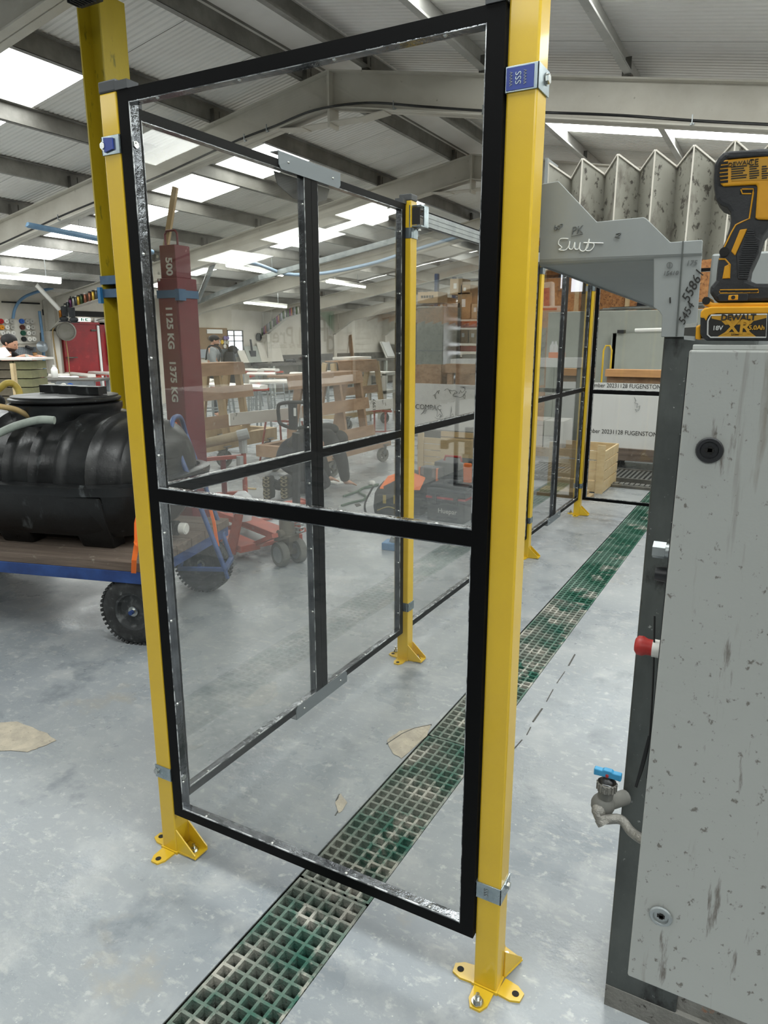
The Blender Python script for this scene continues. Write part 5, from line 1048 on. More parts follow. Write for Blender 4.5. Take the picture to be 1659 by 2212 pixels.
pipe([V(28,688,X=-13.9),V(33,665,X=-13.85),V(48,645,X=-13.8),V(75,632,X=-13.7),V(115,622,X=-13.5)],.03,'blue_pipe','blue hose curving up the wall above the white pegboard','hose','hose')
pipe([V(85,672,X=-13.85),V(92,730,X=-13.9),V(96,800,X=-13.9)],.03,'blue_pipe','dark blue pipe running down the wall beside the hose reel');pipe([V(78,615,X=-13.0),V(128,668,X=-13.0)],.045,'pipe_white','white diagonal brace tube below the rafter with cans','tube','brace')
pipe([V(147,672,Y=9.97),V(150,655,Y=10.2),V(152,640,Y=10.22)],.01,'black_cable','black cord holding the hanging boots','cord','cord')
pipe([V(470,545,X=-9.2),V(428,648,X=-11.0)],.05,'zinc_dull','grey diagonal brace tube behind the red jib','tube','brace')
for (a,c,l) in (((420,655),(560,600),'grey cable tray along the far rafter'),((560,600),(905,505),'grey cable tray seen behind the second yellow post')):
    one('cable_tray',B().bar(V(*a,Y=13.7 if a[0]<500 else 12.4),V(*c,Y=13.7 if a[0]<500 else 12.4),.10,.05,(0,1,0)),'zinc_dull',l,'cable tray')
# cans on the rafter flange
r,bot=RB[2];can_col=[0,1,2,3,4,2,3,6,7,8,8,6,3,5,10,11,3]
pxs=[127,133,139,145,151,158,164,169,176,184,194,202,209,216,224,231,238]
for k,(px,ci) in enumerate(zip(pxs,can_col)):
    p=V(px,640,Y=10.235);z=bot(p.x)+.014;t=th('spray_can',['amber','rose','silver','slate','plum','second silver','dark','gold','olive green','copper','second copper','second gold','steel grey','lime','red','light blue','last grey'][k]+' spray can in the row on the rafter flange','can',(p.x,p.y,z),0,'spray cans along the rafter flange')
    ob('body',B().lathe([(0,0),(.034,0),(.036,.004),(.036,.15),(.030,.165),(0,.165)],(0,0,0),n=16),CANS[ci],t,local=True,smooth=40);ob('cap',B().lathe([(.028,.165),(.028,.19),(0,.195)],(0,0,0),n=14),'plastic_black' if k%3 else 'carton_white',t,local=True,smooth=40)
r,bot=RB[4];
for k in range(24):
    p=V(562+3.6*k,670,Y=17.62);z=bot(p.x)+.014;o=one('spray_can',B().lathe([(0,0),(.04,0),(.04,.19),(.03,.22),(0,.22)],(p.x,p.y,z),n=12),CANS[(3,7,4,8,3,9,7,2)[k%8]],'spray can in the long dark row on the fifth rafter','can','spray cans on the fifth rafter',smooth=40)
# boots hanging
for k,(px,py) in enumerate(((140,678),(155,680))):
    c=V(px,py,Y=9.95);t=th('rubber_boot',('left' if k==0 else 'right')+' dark green rubber boot hanging under the rafter','boot',c,0,'rubber boots hung under the rafter')
    ob('shaft',B().cyl(c+Vector((0,0,.14)),c+Vector((.01,0,-.05)),.07,.058,n=16),'green_hose' if 0 else 'fabric_dark',t,smooth=50);ob('foot',B().ball(c+Vector((-.04+.09*k,0,-.10)),.062,14,(1.9,1,.85)).box(c+Vector((-.04+.09*k,0,-.148)),(.22,.09,.02)),'fabric_dark',t,smooth=60)
# white pegboard with polishing discs
def wq(px,py,d=0):p=V(px,py,X=XL+.03);return Vector((XL+.03+d,p.y,p.z))
a=wq(-25,688);c=wq(76,742);t=th('pegboard','white wall board for polishing discs above the leaning worker','pegboard',(XL,9.5,c.z));ob('board',B().bb(XL,XL+.03,a.y,c.y,c.z,a.z),'pegboard_white',t)
cols=[(0,0),(11,0),(22.5,0),(45,0),(56,0),(66,0)];rowy=[694,707,719.5,732.5]
nm={'disc_white':'white','disc_grey':'grey','disc_red':'red','disc_amber':'amber','disc_orange':'orange','disc_blue':'blue','disc_brown':'brown','disc_green':'green','disc_black':'black'}
tint=[['disc_red','disc_white','disc_grey','disc_blue','disc_grey','disc_grey'],['disc_amber','disc_white','disc_grey','disc_brown','disc_white','disc_grey'],['disc_white','disc_white','disc_white','disc_green','disc_white','disc_grey'],['disc_orange','disc_white','disc_white','disc_black','disc_white','disc_white']]
rn=['top row','second row','third row','bottom row'];cn=['first','second','third','fourth','fifth','last']
for i,y in enumerate(rowy):
    for j,(x,_) in enumerate(cols):
        p=wq(x+i*1.6,y,0);t=th('polishing_disc','%s polishing disc, %s in the %s of the white wall board'%(nm[tint[i][j]],cn[j],rn[i]),'disc',p,0,'polishing discs on the white wall board')
        ob('pad',B().lathe([(0,0),(.047,0),(.050,.006),(.050,.05),(.046,.056),(0,.056)],p,(1,0,0),20),tint[i][j],t,smooth=40);ob('peg',B().cyl(p+Vector((.055,0,0)),p+Vector((.07,0,0)),.007,n=8),'plastic_black',t)
a=wq(20,750);c=wq(80,772);t=th('perforated_rail','grey perforated steel tool rail under the white wall board','tool rail',(XL,9.6,c.z));ob('plate',B().bb(XL,XL+.03,a.y,c.y,c.z,a.z),'peg_strip',t)
b=B()
for k in range(14):
    for j in range(6): b.bb(XL+.0302,XL+.032,a.y+.03+k*(c.y-a.y-.05)/14,a.y+.042+k*(c.y-a.y-.05)/14,c.z+.02+j*(a.z-c.z)/6,c.z+.035+j*(a.z-c.z)/6)
ob('slot',b,'dark_gap',t,kind='stuff')
b=B().bar(wq(52,748,.06),wq(66,754,.06),.07,.05);one('angle_grinder',b,'plastic_black','black angle grinder hanging on the wall under the discs','grinder',bevel=.01)
p=wq(82,750,.1);t=th('grinder_guard','dark cone-shaped guard hanging on the wall right of the discs','guard',p);ob('cone',B().lathe([(0,0),(.10,.02),(.12,.06),(.03,.12),(0,.12)],p,(1,-.2,.2),16),'peg_strip',t,smooth=40);ob('handle',B().tube([p+Vector((0,0,.02)),p+Vector((0,.02,.3))],.01,6),'black_cable',t)
p=wq(70,772,.10);t=th('paper_cup','brown printed paper cup on a wall shelf','cup',(p.x,p.y,p.z-.02));ob('cup',B().lathe([(0,0),(.035,0),(.045,.11),(0,.11)],(p.x,p.y,p.z-.01),n=16),'wood_orange',t,smooth=40);ob('lid',B().cyl((p.x,p.y,p.z+.10),(p.x,p.y,p.z+.115),.047,n=16),'plastic_black',t)
one('wall_shelf',B().bb(XL,XL+.16,wq(60,0).y,wq(82,0).y,p.z-.03,p.z-.01),'purlin_dark','thin dark shelf under the paper cup','shelf')
# hose reel
p=wq(122,716,.30);t=th('hose_reel','round grey plastic air hose reel on the wall left of the red door','hose reel',p);ax=(.80,-.10,0) if 0 else (.75,.45,0)
ob('drum',B().lathe([(0,-.16),(.17,-.16),(.19,-.13),(.19,.08),(.20,.10),(.20,.13),(.17,.15),(.165,.13),(0,.14)],p,(.86,-.5,0),32),'reel_grey',t,smooth=40);ob('wall_arm',B().bar((XL,p.y-.05,p.z+.1),p+Vector((-.05,-.05,.12)),.1,.12),'reel_grey',t)
one('air_hose',B().tube([p+Vector((-.1,-.17,.08)),p+Vector((-.1,-.24,.0)),p+Vector((-.12,-.22,-.4)),p+Vector((-.1,-.18,-1.2))],.014,8),'hose_tan','tan air hose hanging from the grey hose reel','hose',smooth=60)
one('air_hose',B().tube([p+Vector((.0,-.02,-.18)),p+Vector((0,-.0,-.6)),p+Vector((0,-.02,-1.2))],.011,8),'hose_tan','second tan hose straight below the grey hose reel','hose',smooth=60)
# exit sign, socket, coat
a=wq(169,686);c=wq(194,695);t=th('exit_sign','small green and white lit exit sign over the red door','sign',(XL,a.y,c.z));ob('case',B().bb(XL,XL+.06,a.y,c.y,c.z,a.z),'sign_white',t)
w_=c.y-a.y;h_=a.z-c.z
ob('green_panel',B().bb(XL+.061,XL+.063,a.y+w_*.14,a.y+w_*.40,c.z+.01,a.z-.01).bb(XL+.061,XL+.063,a.y+w_*.52,c.y-w_*.04,c.z+.01,a.z-.01),'sign_green',t)
m_=(c.z+a.z)/2;b=B();b.bar((XL+.065,a.y+w_*.62,m_),(XL+.065,a.y+w_*.9,m_),.03,.004,(1,0,0));b.prism([(XL+.064,a.y+w_*.82,m_-.035),(XL+.064,a.y+w_*.94,m_),(XL+.064,a.y+w_*.82,m_+.035)],(.002,0,0));b.ball((XL+.066,a.y+w_*.30,m_+.028),.012,8).bar((XL+.066,a.y+w_*.29,m_+.015),(XL+.066,a.y+w_*.26,m_-.035),.016,.004,(1,0,0)).prism([(XL+.064,a.y+w_*.02,m_+.03),(XL+.064,a.y+w_*.13,m_),(XL+.064,a.y+w_*.02,m_-.03)],(.002,0,0))
ob('symbol',b,'sign_white',t)
p=wq(205,692);t=th('wall_socket','small white socket box with a black lead beside the exit sign','socket',p);ob('box',B().box(p+Vector((.02,0,0)),(.05,.09,.09)),'carton_white',t);ob('lead',B().tube([p+Vector((.05,0,0)),wq(222,688,.05),wq(236,690,.05),wq(240,702,.05)],.008,6),'black_cable',t)
a=wq(240,700,.1);b=B();rows=[]
for k,(z,w) in enumerate(((.05,.04),(-.06,.13),(-.25,.20),(-.5,.22),(-.8,.20),(-.95,.17))): rows.append([(a.x+.07*math.sin(q)+.0,a.y+w*math.cos(q)*(1+.12*math.sin(5*q+k)),a.z+z) for q in [2*PI*i/20 for i in range(20)]])
b.grid(rows,closed=True);b.bm.faces.new(b.R[0]);b.bm.faces.new(b.R[-1]);one('work_coat',b,'fabric_black','dark work coat hanging on the wall right of the red door','coat',smooth=60)
# concrete block stack with slab and leaning slab
e=Vector((math.cos(YAW),math.sin(YAW),0)); nY=Vector((-e.y,e.x,0)); A0=V(65,772,Y=5.95)
blk=mesh_only(B().box((0,0,0),(.215,.44,.10)),'block_green');blk2=mesh_only(B().box((0,0,0),(.44,.215,.10)),'block_stone')
t=th('block_stack','tall stack of mossy concrete blocks at the left photo edge','block stack',(A0.x-e.x*.5,A0.y-e.y*.5,0),YAW)
for k in range(12):
    z=.0+.112*k+.052
    for j in range(4):
        me=blk if (j==0) else blk2;L=[.12,.46,.93,1.40][j]
        o=inst('block',me,Vector((A0.x,A0.y,z))-e*(L+random.uniform(-.008,.008))+nY*(.22 if j==0 else .12),t);o.rotation_euler=(0,0,random.uniform(-.02,.02)); 
for k in range(12):
    for j in range(3):
        o=inst('block',blk2,Vector((A0.x,A0.y,.0+.112*k+.052))-e*(.46+.47*j)+nY*.34,t)
q=Vector((A0.x,A0.y,1.365))-e*.75+nY*.25;one('stone_slab',B().box(q,(1.6,.62,.025),rz=YAW),'white_stone','white stone slab lying on top of the concrete block stack','slab')
b=B().bar(V(60,770,Y=6.35),V(82,817,Y=6.6),.10,.03,(0,1,0));one('leaning_slab',b,'booth_grey','pale grey slab strip leaning against the block stack','slab')
p=V(27,785,Y=5.6);one('timber_batten',B().bar((p.x,p.y,0),(p.x,p.y,p.z),.06,.04,(0,1,0)),'wood_pale','pale upright timber batten in front of the concrete blocks','batten')
b=B().prism([V(-6,778,Y=6.0),V(22,767,Y=6.05),V(8,750,Y=6.05),V(-6,752,Y=6.0)],(0,.02,0));one('paper_sheet',b,'paper','white paper sheet propped beside the leaning worker','paper')
# small steel bench
a=V(62,820,Z=.92);c=V(208,820,Z=.92);e2=(c-a);L_=e2.length;t=th('steel_bench','small steel work bench with two discs on its side, behind the tank lid','bench',(a.x,a.y,0),math.atan2(e2.y,e2.x))
ob('top',B().bb(0,L_,0,.75,.88,.92),'bench_dark',t,local=True);ob('apron',B().bb(L_*.42,L_*.97,-.03,0,.70,.89),'steel_grey',t,local=True);ob('drawer_rail',B().bb(.1,L_*.38,-.01,.02,.78,.86),'pegboard_white',t,local=True)
for x in (.08,L_*.40,L_-.1): ob('leg',B().bb(x,x+.06,.0,.06,0,.88).bb(x,x+.06,.68,.74,0,.88),'zinc_dull',t,local=True)
for x,m in ((.52,'disc_white'),(.62,'disc_blue')): ob('disc',B().lathe([(0,-.02),(.06,-.02),(.062,0),(0,0)],(L_*x,-.032,.80),(0,1,0),20),m,t,local=True,smooth=40)
p=V(98,817,Z=.93)+Vector((0,.2,0));t=th('white_bottle','white plastic bottle standing on the small steel bench','bottle',p);ob('body',B().lathe([(0,0),(.055,0),(.06,.01),(.06,.15),(.03,.19),(.022,.2),(0,.2)],p,n=16),'plastic_white',t,smooth=40);ob('cap',B().cyl(p+Vector((0,0,.2)),p+Vector((0,0,.23)),.024,n=12),'plastic_white',t)
p=V(85,815,Z=.93)+Vector((0,.1,0));one('black_sander',B().ball(p+Vector((0,0,.05)),.07,12,(1.3,1,.8)),'plastic_black','round black sander lying on the small steel bench','sander',smooth=60)
p=V(125,815,Z=.93)+Vector((0,.15,0));one('white_rag',B().ball(p,.09,10,(2,1,.3)).ball(p+Vector((.2,.05,0)),.07,10,(1.6,1,.35)),'plastic_white','crumpled white rags on the small steel bench','rag',smooth=60)
# stone strips on red trestles
def strip(p,q,label,z=.90,w=.16,tr=True,grp='white stone strips laid out on trestles',prof=True):
    a=V(*p,Z=z);c=V(*q,Z=z);d=(c-a);d.z=0;n_=Vector((-d.y,d.x,0)).normalized()
    b=B().prism([a+Vector((0,0,-.05)),a-n_*.015+Vector((0,0,-.02)),a+Vector((0,0,0)),a+n_*.02+Vector((0,0,.012)),a+n_*w+Vector((0,0,.012)),a+n_*w+Vector((0,0,-.05))],d);one('stone_strip',b,'white_stone',label,'stone strip',grp)
    if tr:
        for f in (.15,.85):
            g=a.lerp(c,f);t=th('work_trestle','red trestle under the %s end of the '%('near' if f<.5 else 'far')+label,'trestle',(g.x,g.y,0),0,'red work trestles')
            ob('top_bar',B().bar(g-n_*.1+Vector((0,0,-.07)),g+n_*.35+Vector((0,0,-.07)),.04,.04),'rack_orange',t)
            bl=B()
            for s_ in (-.08,.32): bl.cyl(g+n_*s_+Vector((0,0,-.09)),Vector((g.x,g.y,0))+n_*(s_*1.3),.018,n=8)
            bl.bar(Vector((g.x,g.y,.35))-n_*.1,Vector((g.x,g.y,.35))+n_*.36,.03,.03);ob('leg_frame',bl,'zinc_dull',t)
strip((80,810),(150,808),'left stone strip before the red door')
strip((140,805),(190,810),'middle stone strip before the red door')
strip((190,803),(262,806),'stone strip nearest the yellow column')
strip((422,818),(457,822),'stone strip just right of the red jib');strip((451,828),(562,834),'long stone strip behind the first timber trolley')
strip((540,823),(660,821),'longest stone strip left of the mullion',.92);strip((533,806),(594,806),'medium stone strip behind the first trolley')
strip((528,797),(557,799),'short far stone strip, left one',z=.92);strip((562,797),(594,798),'short far stone strip, right one',z=.92);strip((626,805),(652,806),'stone strip seen just left of the mullion')
strip((680,807),(720,808),'stone strip seen just right of the mullion');strip((700,802),(745,806),'stone strip behind the small far trolley')
# long bench on the left wall with leaning frames
t=th('wall_bench','long grey workbench along the left wall beyond the corner','bench',(-13.4,20.0,0));ob('top',B().bb(-13.9,-13.15,16.9,26.6,.86,.93),'bench_dark',t);ob('lower_shelf',B().bb(-13.9,-13.2,17,26.5,.30,.34),'bench_dark',t)
for y in (17.0,19.3,21.6,23.9,26.4): ob('leg',B().bb(-13.25,-13.15,y,y+.1,0,.86).bb(-13.9,-13.8,y,y+.1,0,.86),'booth_grey',t)
ob('back_panel',B().bb(-13.88,-13.84,17,26.5,.93,1.15),'bench_dark',t)
for k,y in enumerate((18.2,19.6,21.3)): 
    tt=th('angle_grinder',['angle grinder nearest the leaning boards on the long wall bench','middle angle grinder on the long wall bench','angle grinder nearest the dark plank on the long wall bench'][k],'grinder',(-13.4,y,.93));ob('body',B().cyl((-13.5,y-.15,.99),(-13.4,y+.12,.99),.05,n=10).ball((-13.38,y+.16,.98),.07,10),'plastic_black',tt,smooth=50)
one('dark_plank',B().bar((-13.75,22.45,.93),(-13.95,22.6,1.78),.16,.03,(0,1,0)),'wood_ply','dark brown plank leaning upright on the wall bench','plank')
for k,(y,w,h,m,m2,l) in enumerate(((25.0,.75,.62,'carton_white','slab_white','white framed panel leaning on the far bench'),(25.6,1.0,.50,'bench_dark','bench_dark','dark grey framed panel leaning on the far bench'),(26.4,.0,.0,'','',''))):
    if w: 
        tt=th('leaning_picture',l,'picture',(-13.6,y,.93));ob('frame',B().bar((-13.55-.1*k,y,.93),(-13.85,y,.93+h),w,.03,(1,0,0)),m,tt);ob('face',B().bar((-13.53-.1*k,y,.98),(-13.80,y,.9+h),w*.8,.03,(1,0,0)),m2,tt)
tt=th('leaning_picture','black framed white panel leaning on the near edge of the far bench','panel',(-13.3,26.1,.93));ob('frame',B().bar((-13.30,26.1,.93),(-13.6,26.1,1.5),.95,.03,(1,0,0)),'bench_dark',tt);ob('face',B().bar((-13.28,26.1,.97),(-13.54,26.1,1.42),.72,.03,(1,0,0)),'slab_white',tt)
# brown pegboard, rail, hanging apron
a=wq(407,707);c=wq(493,755);t=th('pegboard','brown plywood tool board on the wall behind the man in the cap','pegboard',(XL,15.0,c.z));ob('board',B().bb(XL,XL+.03,a.y,c.y,c.z,a.z),'pegboard_brown',t)
p=wq(463,716,.01);ob('notice',B().box(p,(.02,.62,.11)),'paper',t)
dd=[(426,730,'disc_grey','small grey'),(426,740,'disc_grey','dark grey'),(484,730,'disc_purple','mauve'),(490,730,'disc_purple','violet'),(471,739,'disc_white','white'),(478,739,'disc_yellow','yellow'),(484,740,'disc_grey','grey'),(490,740,'disc_grey','pale grey'),(484,748,'disc_white','lowest white'),(452,730,'disc_grey','left grey')]
for x,y,m,n_ in dd:
    p=wq(x,y,.01);one('polishing_disc',B().lathe([(0,0),(.055,0),(.058,.03),(0,.03)],p,(1,0,0),18),m,n_+' polishing disc on the brown plywood board','disc','polishing discs on the brown board',smooth=40)
a=wq(400,755);c=wq(516,771);one('corrugated_rail',B().bb(XL,XL+.05,a.y,c.y,c.z,a.z),'peg_strip','grey perforated steel rail under the brown tool board','tool rail')
p=V(500,752,X=-13.80);t=th('hanging_apron','dark apron and breathing hood hanging beside the small window','apron',(p.x,p.y,p.z-.9));ob('hood',B().ball(p+Vector((0,.05,-.05)),.14,14,(1,1.1,.9)),'fabric_black',t,smooth=60);rows=[]
for z,w in ((-.1,.15),(-.35,.25),(-.6,.17),(-.9,.24),(-1.1,.26)): rows.append([(p.x+.12*math.sin(q),p.y-.1+w*math.cos(q),p.z+z) for q in [2*PI*i/16 for i in range(16)]])
b=B().grid(rows,closed=True);b.bm.faces.new(b.R[0]);b.bm.faces.new(b.R[-1]);ob('apron',b,'fabric_dark',t,smooth=60)
p=wq(413,755,.03);one('yellow_air_gun',B().tube([p+Vector((0,0,.2)),p,p+Vector((0,.2,-.1)),p+Vector((0,.3,-.4))],.02,6),'hose_yellow','yellow air tool and hose hanging left of the man in the cap','air tool')
p=wq(539,752,.1);one('yellow_brush',B().bar(p+Vector((0,0,-.15)),p+Vector((0,-.06,.25)),.05,.03).box(p+Vector((0,0,-.2)),(.08,.25,.25)),'plastic_dark','dark wall bracket with a tool hanging right of the small window','bracket')
p=wq(558,728,.0);one('wall_vent',B().lathe([(0,.01),(.09,.01),(.10,0),(.12,0),(.12,.04),(.10,.04),(.10,.01)],p,(1,0,0),20),'dark_gap','round dark vent hole in the white wall','vent')
for k,(px,py,w_) in enumerate(((570,775,.9),(600,765,1.1),(550,780,.7))):
    p=V(px,795,X=-13.6);one('leaning_board',B().bar((XL+.22,p.y,.96),(XL+.05,p.y,.93+w_*.55),w_,.02,(0,0,1)),'wall_board' if k else 'booth_grey',['pale grey board leaning on the wall over the near end of the bench','white written board leaning on the wall bench','small grey board leaning at the corner of the bench'][k],'board')
# ================================================================== BACKGROUND, MIDDLE: racking, cartons, slabs
RY=13.62
t=th('pallet_rack','orange and blue pallet racking with cartons beyond the second yellow post','racking',(-5.2,RY+.5,0))
ra,rb=V(955,0,Y=RY).x,V(1062,0,Y=RY).x
for z in (1.92,1.44,.8): ob('beam',B().bb(ra,rb,RY-.02,RY+.03,z-.06,z+.05).bb(ra,rb,RY+.87,RY+.92,z-.06,z+.05),'rack_orange',t);ob('shelf_board',B().bb(ra,rb,RY,RY+.9,z+.02,z+.05),'wood_pine',t)
for x in (ra-.05,rb): ob('upright',B().bb(x,x+.07,RY-.03,RY+.05,0,2.9).bb(x,x+.07,RY+.85,RY+.92,0,2.9),'rack_blue',t)
cols_=['cardboard','cardboard_pale','cardboard','carton_white'];k=0;lv=[(1.97,[(0,.22,.42),(.20,.3,.30),(.46,.30,.5),(.74,.24,.28)]),(2.40,[(.28,.26,.34),(.52,.20,.22)]),(1.49,[(.02,.28,.24),(.30,.22,.26),(.50,.22,.27),(.70,.25,.26)]),(.85,[(.05,.3,.4),(.36,.2,.36),(.58,.36,.42)])]
ln_=['top shelf','very top of the pile','middle shelf','lowest shelf'];pn=['first','second','third','fourth']
for li,(z,L) in enumerate(lv):
    for j,(f,w,h) in enumerate(L):
        x=ra+(rb-ra)*f;m=cols_[(k*3+li)%4];k+=1
        tt=th('carton','%s, %s, %s from the post'%({'cardboard':'brown carton','cardboard_pale':'pale brown carton','carton_white':'white carton'}[m],ln_[li],pn[j]),'carton',(x,RY+.05,z),0,'cartons on the racking')
        ob('box',B().bb(x,x+w,RY+.02,RY+.45,z+.05 if li!=1 else z+.09,z+.05+h),m,tt);ob('label',B().bb(x+w*.3,x+w*.55,RY+.015,RY+.02,z+.05+h*.45,z+.05+h*.75),'paper',tt)
a=V(898,655,Y=12.6);c=V(952,838,Y=12.6);t=th('wrapped_pallet','tall grey pallet load wrapped in translucent film','pallet load',(a.x,12.9,0));ob('load',B().bb(a.x,c.x,12.65,13.5,.12,a.z-.06),'booth_grey',t,bevel=.02);ob('film',B().bb(a.x-.015,c.x+.015,12.63,13.52,.10,a.z),'film_thin',t,bevel=.02)
for z in (.5,.95,1.4): ob('layer_line',B().bb(a.x,c.x,12.645,12.65,z,z+.012),'peg_strip',t)
ob('pallet',B().bb(a.x,c.x,12.6,13.5,0,.1),'wood_pine',t)
p=V(905,652,Y=12.8);q=V(948,634,Y=12.8);tt=th('carton','pale carton with a row of black handling symbols on top of the wrapped pallet','carton',(p.x,12.8,a.z));ob('box',B().bb(p.x,q.x,12.75,13.2,a.z+.002,a.z+.21),'cardboard_pale',tt)
b=B()
for k in range(5): b.bb(p.x+.07+k*.055,p.x+.11+k*.055,12.745,12.75,a.z+.10,a.z+.145)
ob('symbol',b,'print_black',tt)
# marble slab
p=V(897,828,Y=9.3);q=V(1034,934,Y=9.3);t=th('marble_slab','white slab with printed letters and grey scribbled veins leaning behind the crate','slab',(p.x,9.3,.35));ob('slab',B().bb(p.x,q.x,9.30,9.33,q.z,p.z),'slab_white',t)
text('lettering','COMPAC','print_black',V(925,880,Y=9.295),(1,0,0),(0,0,1),.10,t)
random.seed(4);b=B()
for k in range(9):
    x=V(940+k*9,0,Y=9.29).x;z=random.uniform(.55,.95);P_=[(x,9.295,z)]
    for j in range(9): x+=random.uniform(-.05,.055);z+=random.uniform(-.07,.06);P_.append((x,9.295,max(q.z+.05,min(p.z-.03,z))))
    b.tube(P_,.003,4)
ob('vein',b,'ink_grey',t);tt=th('slab_cart','dark low cart under the printed marble slab','cart',((p.x+q.x)/2,9.5,0));ob('deck',B().bb(p.x,q.x,9.15,9.7,q.z-.10,q.z),'bench_dark',tt)
for x in (p.x+.1,q.x-.1): ob('wheel',B().cyl((x-.02,9.3,.08),(x+.02,9.3,.08),.08,n=16),'rubber_grey',tt);ob('leg',B().bb(x-.03,x+.03,9.27,9.33,.08,q.z-.1),'bench_dark',tt)
a=V(790,773,Y=11.5);c=V(1034,790,Y=11.5);t=th('long_white_panel','long white panel laid on timber trestles beyond the marble slab','panel',(a.x,11.5,c.z));ob('panel',B().bb(a.x+1.7,c.x,11.5,11.9,c.z,a.z),'slab_white',t)
for f in (.45,.80): x=a.x+(c.x-a.x)*f;ob('trestle_support',B().bb(x,x+.5,11.55,11.6,0,c.z).bb(x,x+.5,11.8,11.85,0,c.z),'wood_ply',t)
a=V(962,786,Y=10.9);c=V(1030,800,Y=10.9);tt=th('timber_trestle','brown timber trestle behind the marble slab','trestle',(a.x,10.9,0));ob('top',B().bb(a.x,c.x,10.9,11.1,c.z-.05,a.z),'wood_ply',tt)
for x in (a.x+.03,c.x-.12): ob('leg',B().bb(x,x+.09,10.92,10.98,0,c.z-.05),'wood_ply',tt)
t=th('white_shelf_frame','small white slatted rack standing beyond the second timber trolley','rack',(-6.4,12.8,0))
a=V(792,812,Y=12.5);c=V(816,0,Y=12.5)
for z in (.98,.62): ob('shelf',B().bb(a.x,c.x+.15,12.5,13.0,z-.06,z),'carton_white',t)
for x in (a.x,c.x+.08): ob('leg',B().bb(x,x+.07,12.5,12.57,0,.95).bb(x,x+.07,12.95,13.0,0,.95),'carton_white',t)
t=th('dark_locker','tall dark equipment locker left of the second yellow post','locker',(-8.6,15.5,0));p=V(853,697,Y=15.5);q=V(872,775,Y=15.5);ob('body',B().bb(p.x,q.x+.3,15.5,16.0,.0,p.z),'plastic_dark',t);ob('door_face',B().bb(p.x+.02,q.x+.28,15.48,15.5,.6,p.z-.1),'plastic_black',t)
# ================================================================== BACKGROUND, RIGHT
PY_=14.2
x0=V(1150,0,Y=PY_).x;b=B().prism([(x0,PY_,1.9),(XE,PY_,1.9),(XE,PY_,rz_(XE)),(XR,PY_,ZR-.02)] if x0<XR else [(x0,PY_,1.9),(XE,PY_,1.9),(XE,PY_,rz_(XE)),(x0,PY_,rz_(x0)-.02)],(0,.1,0)).bb(x0,XE,PY_,PY_+.1,0,1.9)
wp=st('wall_partition',b,'osb',label='brown chipboard partition wall with two bright windows')
for k,(pa,pb) in enumerate((((1213,592),(1226,623)),((1236,596),(1262,630)))):
    a=V(*pa,Y=PY_);c=V(*pb,Y=PY_);w=th('window_%d'%(k+2),'%s bright window high in the chipboard wall'%('narrow left' if k==0 else 'wider right'),'window',(a.x,PY_,c.z));w['kind']='structure'
    ob('pane',B().bb(a.x,c.x,PY_-.02,PY_-.01,c.z,a.z+.3),'window_glow',w);ob('frame',B().bb(a.x-.04,a.x,PY_-.05,PY_,c.z-.04,a.z+.34).bb(c.x,c.x+.04,PY_-.05,PY_,c.z-.04,a.z+.34).bb(a.x,c.x,PY_-.05,PY_,c.z-.04,c.z).bb(a.x,c.x,PY_-.05,PY_,a.z+.3,a.z+.34),'purlin_dark',w)
for k in range(7): 
    x=x0+.45+k*.8;ob('stud',B().bb(x,x+.08,PY_-.04,PY_,0,min(3.4,rz_(x)-.3)),'wood_pine',wp)
a=V(1284,672,Y=12);c=V(1436,676,Y=12);t=th('grey_booth','large pale grey booth with a sliding panel behind the slab trolley','booth',(a.x,12.2,0));ob('body',B().bb(x0+.3,0.4,12,13.2,0,a.z),'booth_grey',t,bevel=.01)
q=V(1333,720,Y=11.9);q2=V(1377,0,Y=11.9);ob('panel',B().bb(q.x,q2.x-.01,11.86,11.92,.3,q.z),'booth_grey',t);ob('panel',B().bb(q2.x+.01,q2.x+1.2,11.86,11.92,.3,q.z),'booth_grey',t);ob('joint_strip',B().bb(q2.x-.01,q2.x+.01,11.9,11.95,.3,q.z),'carton_white',t)
top=a.z
t=th('profile_bundle','bundle of grey metal profiles lying on the booth roof','bundle',(-2.2,12.3,top));
for k in range(7): ob('profile',B().bar((-2.8+.1*k,12.2+.04*k,top+.02+.015*(k%3)),(-1.2,12.3+.05*k,top+.05+.02*(k%4)),.04,.03),'zinc_dull' if k%2 else 'purlin_dark',t)
one('blue_sack',B().box((-1.9,12.5,top+.10),(.6,.3,.1)),'fabric_navy','dark blue folded sack on the booth roof','sack',bevel=.03)
p=V(1370,718,Y=11.8);one('white_tube',B().cyl((p.x,11.85,q.z+.04),(p.x+.45,11.85,q.z+.05),.03,n=12),'plastic_white','white tube lying on top of the sliding panel','tube');one('black_clamp',B().bb(q.x+.02,q.x+.12,11.8,11.95,q.z+.002,q.z+.05),'plastic_black','black clamp at the top left of the sliding panel','clamp')
for k,(px,w) in enumerate(((1176,.16),(1198,.2))):
    p=V(px,672,Y=13.4);z0=1.98;tt=th('cement_bag','%s white and red paper bag standing on the grey booth'%('left' if k==0 else 'right'),'bag',(p.x,13.0,top));ob('bag',B().bar((p.x,13.0,top+.0),(p.x-.05,13.05,top+.55),.22,.14,(0,1,0)),'bag_white',tt,bevel=.03);ob('red_print',B().bar((p.x-.012,12.925,top+.10),(p.x-.04,12.965,top+.45),.10,.01,(0,1,0)),'bag_red',tt)
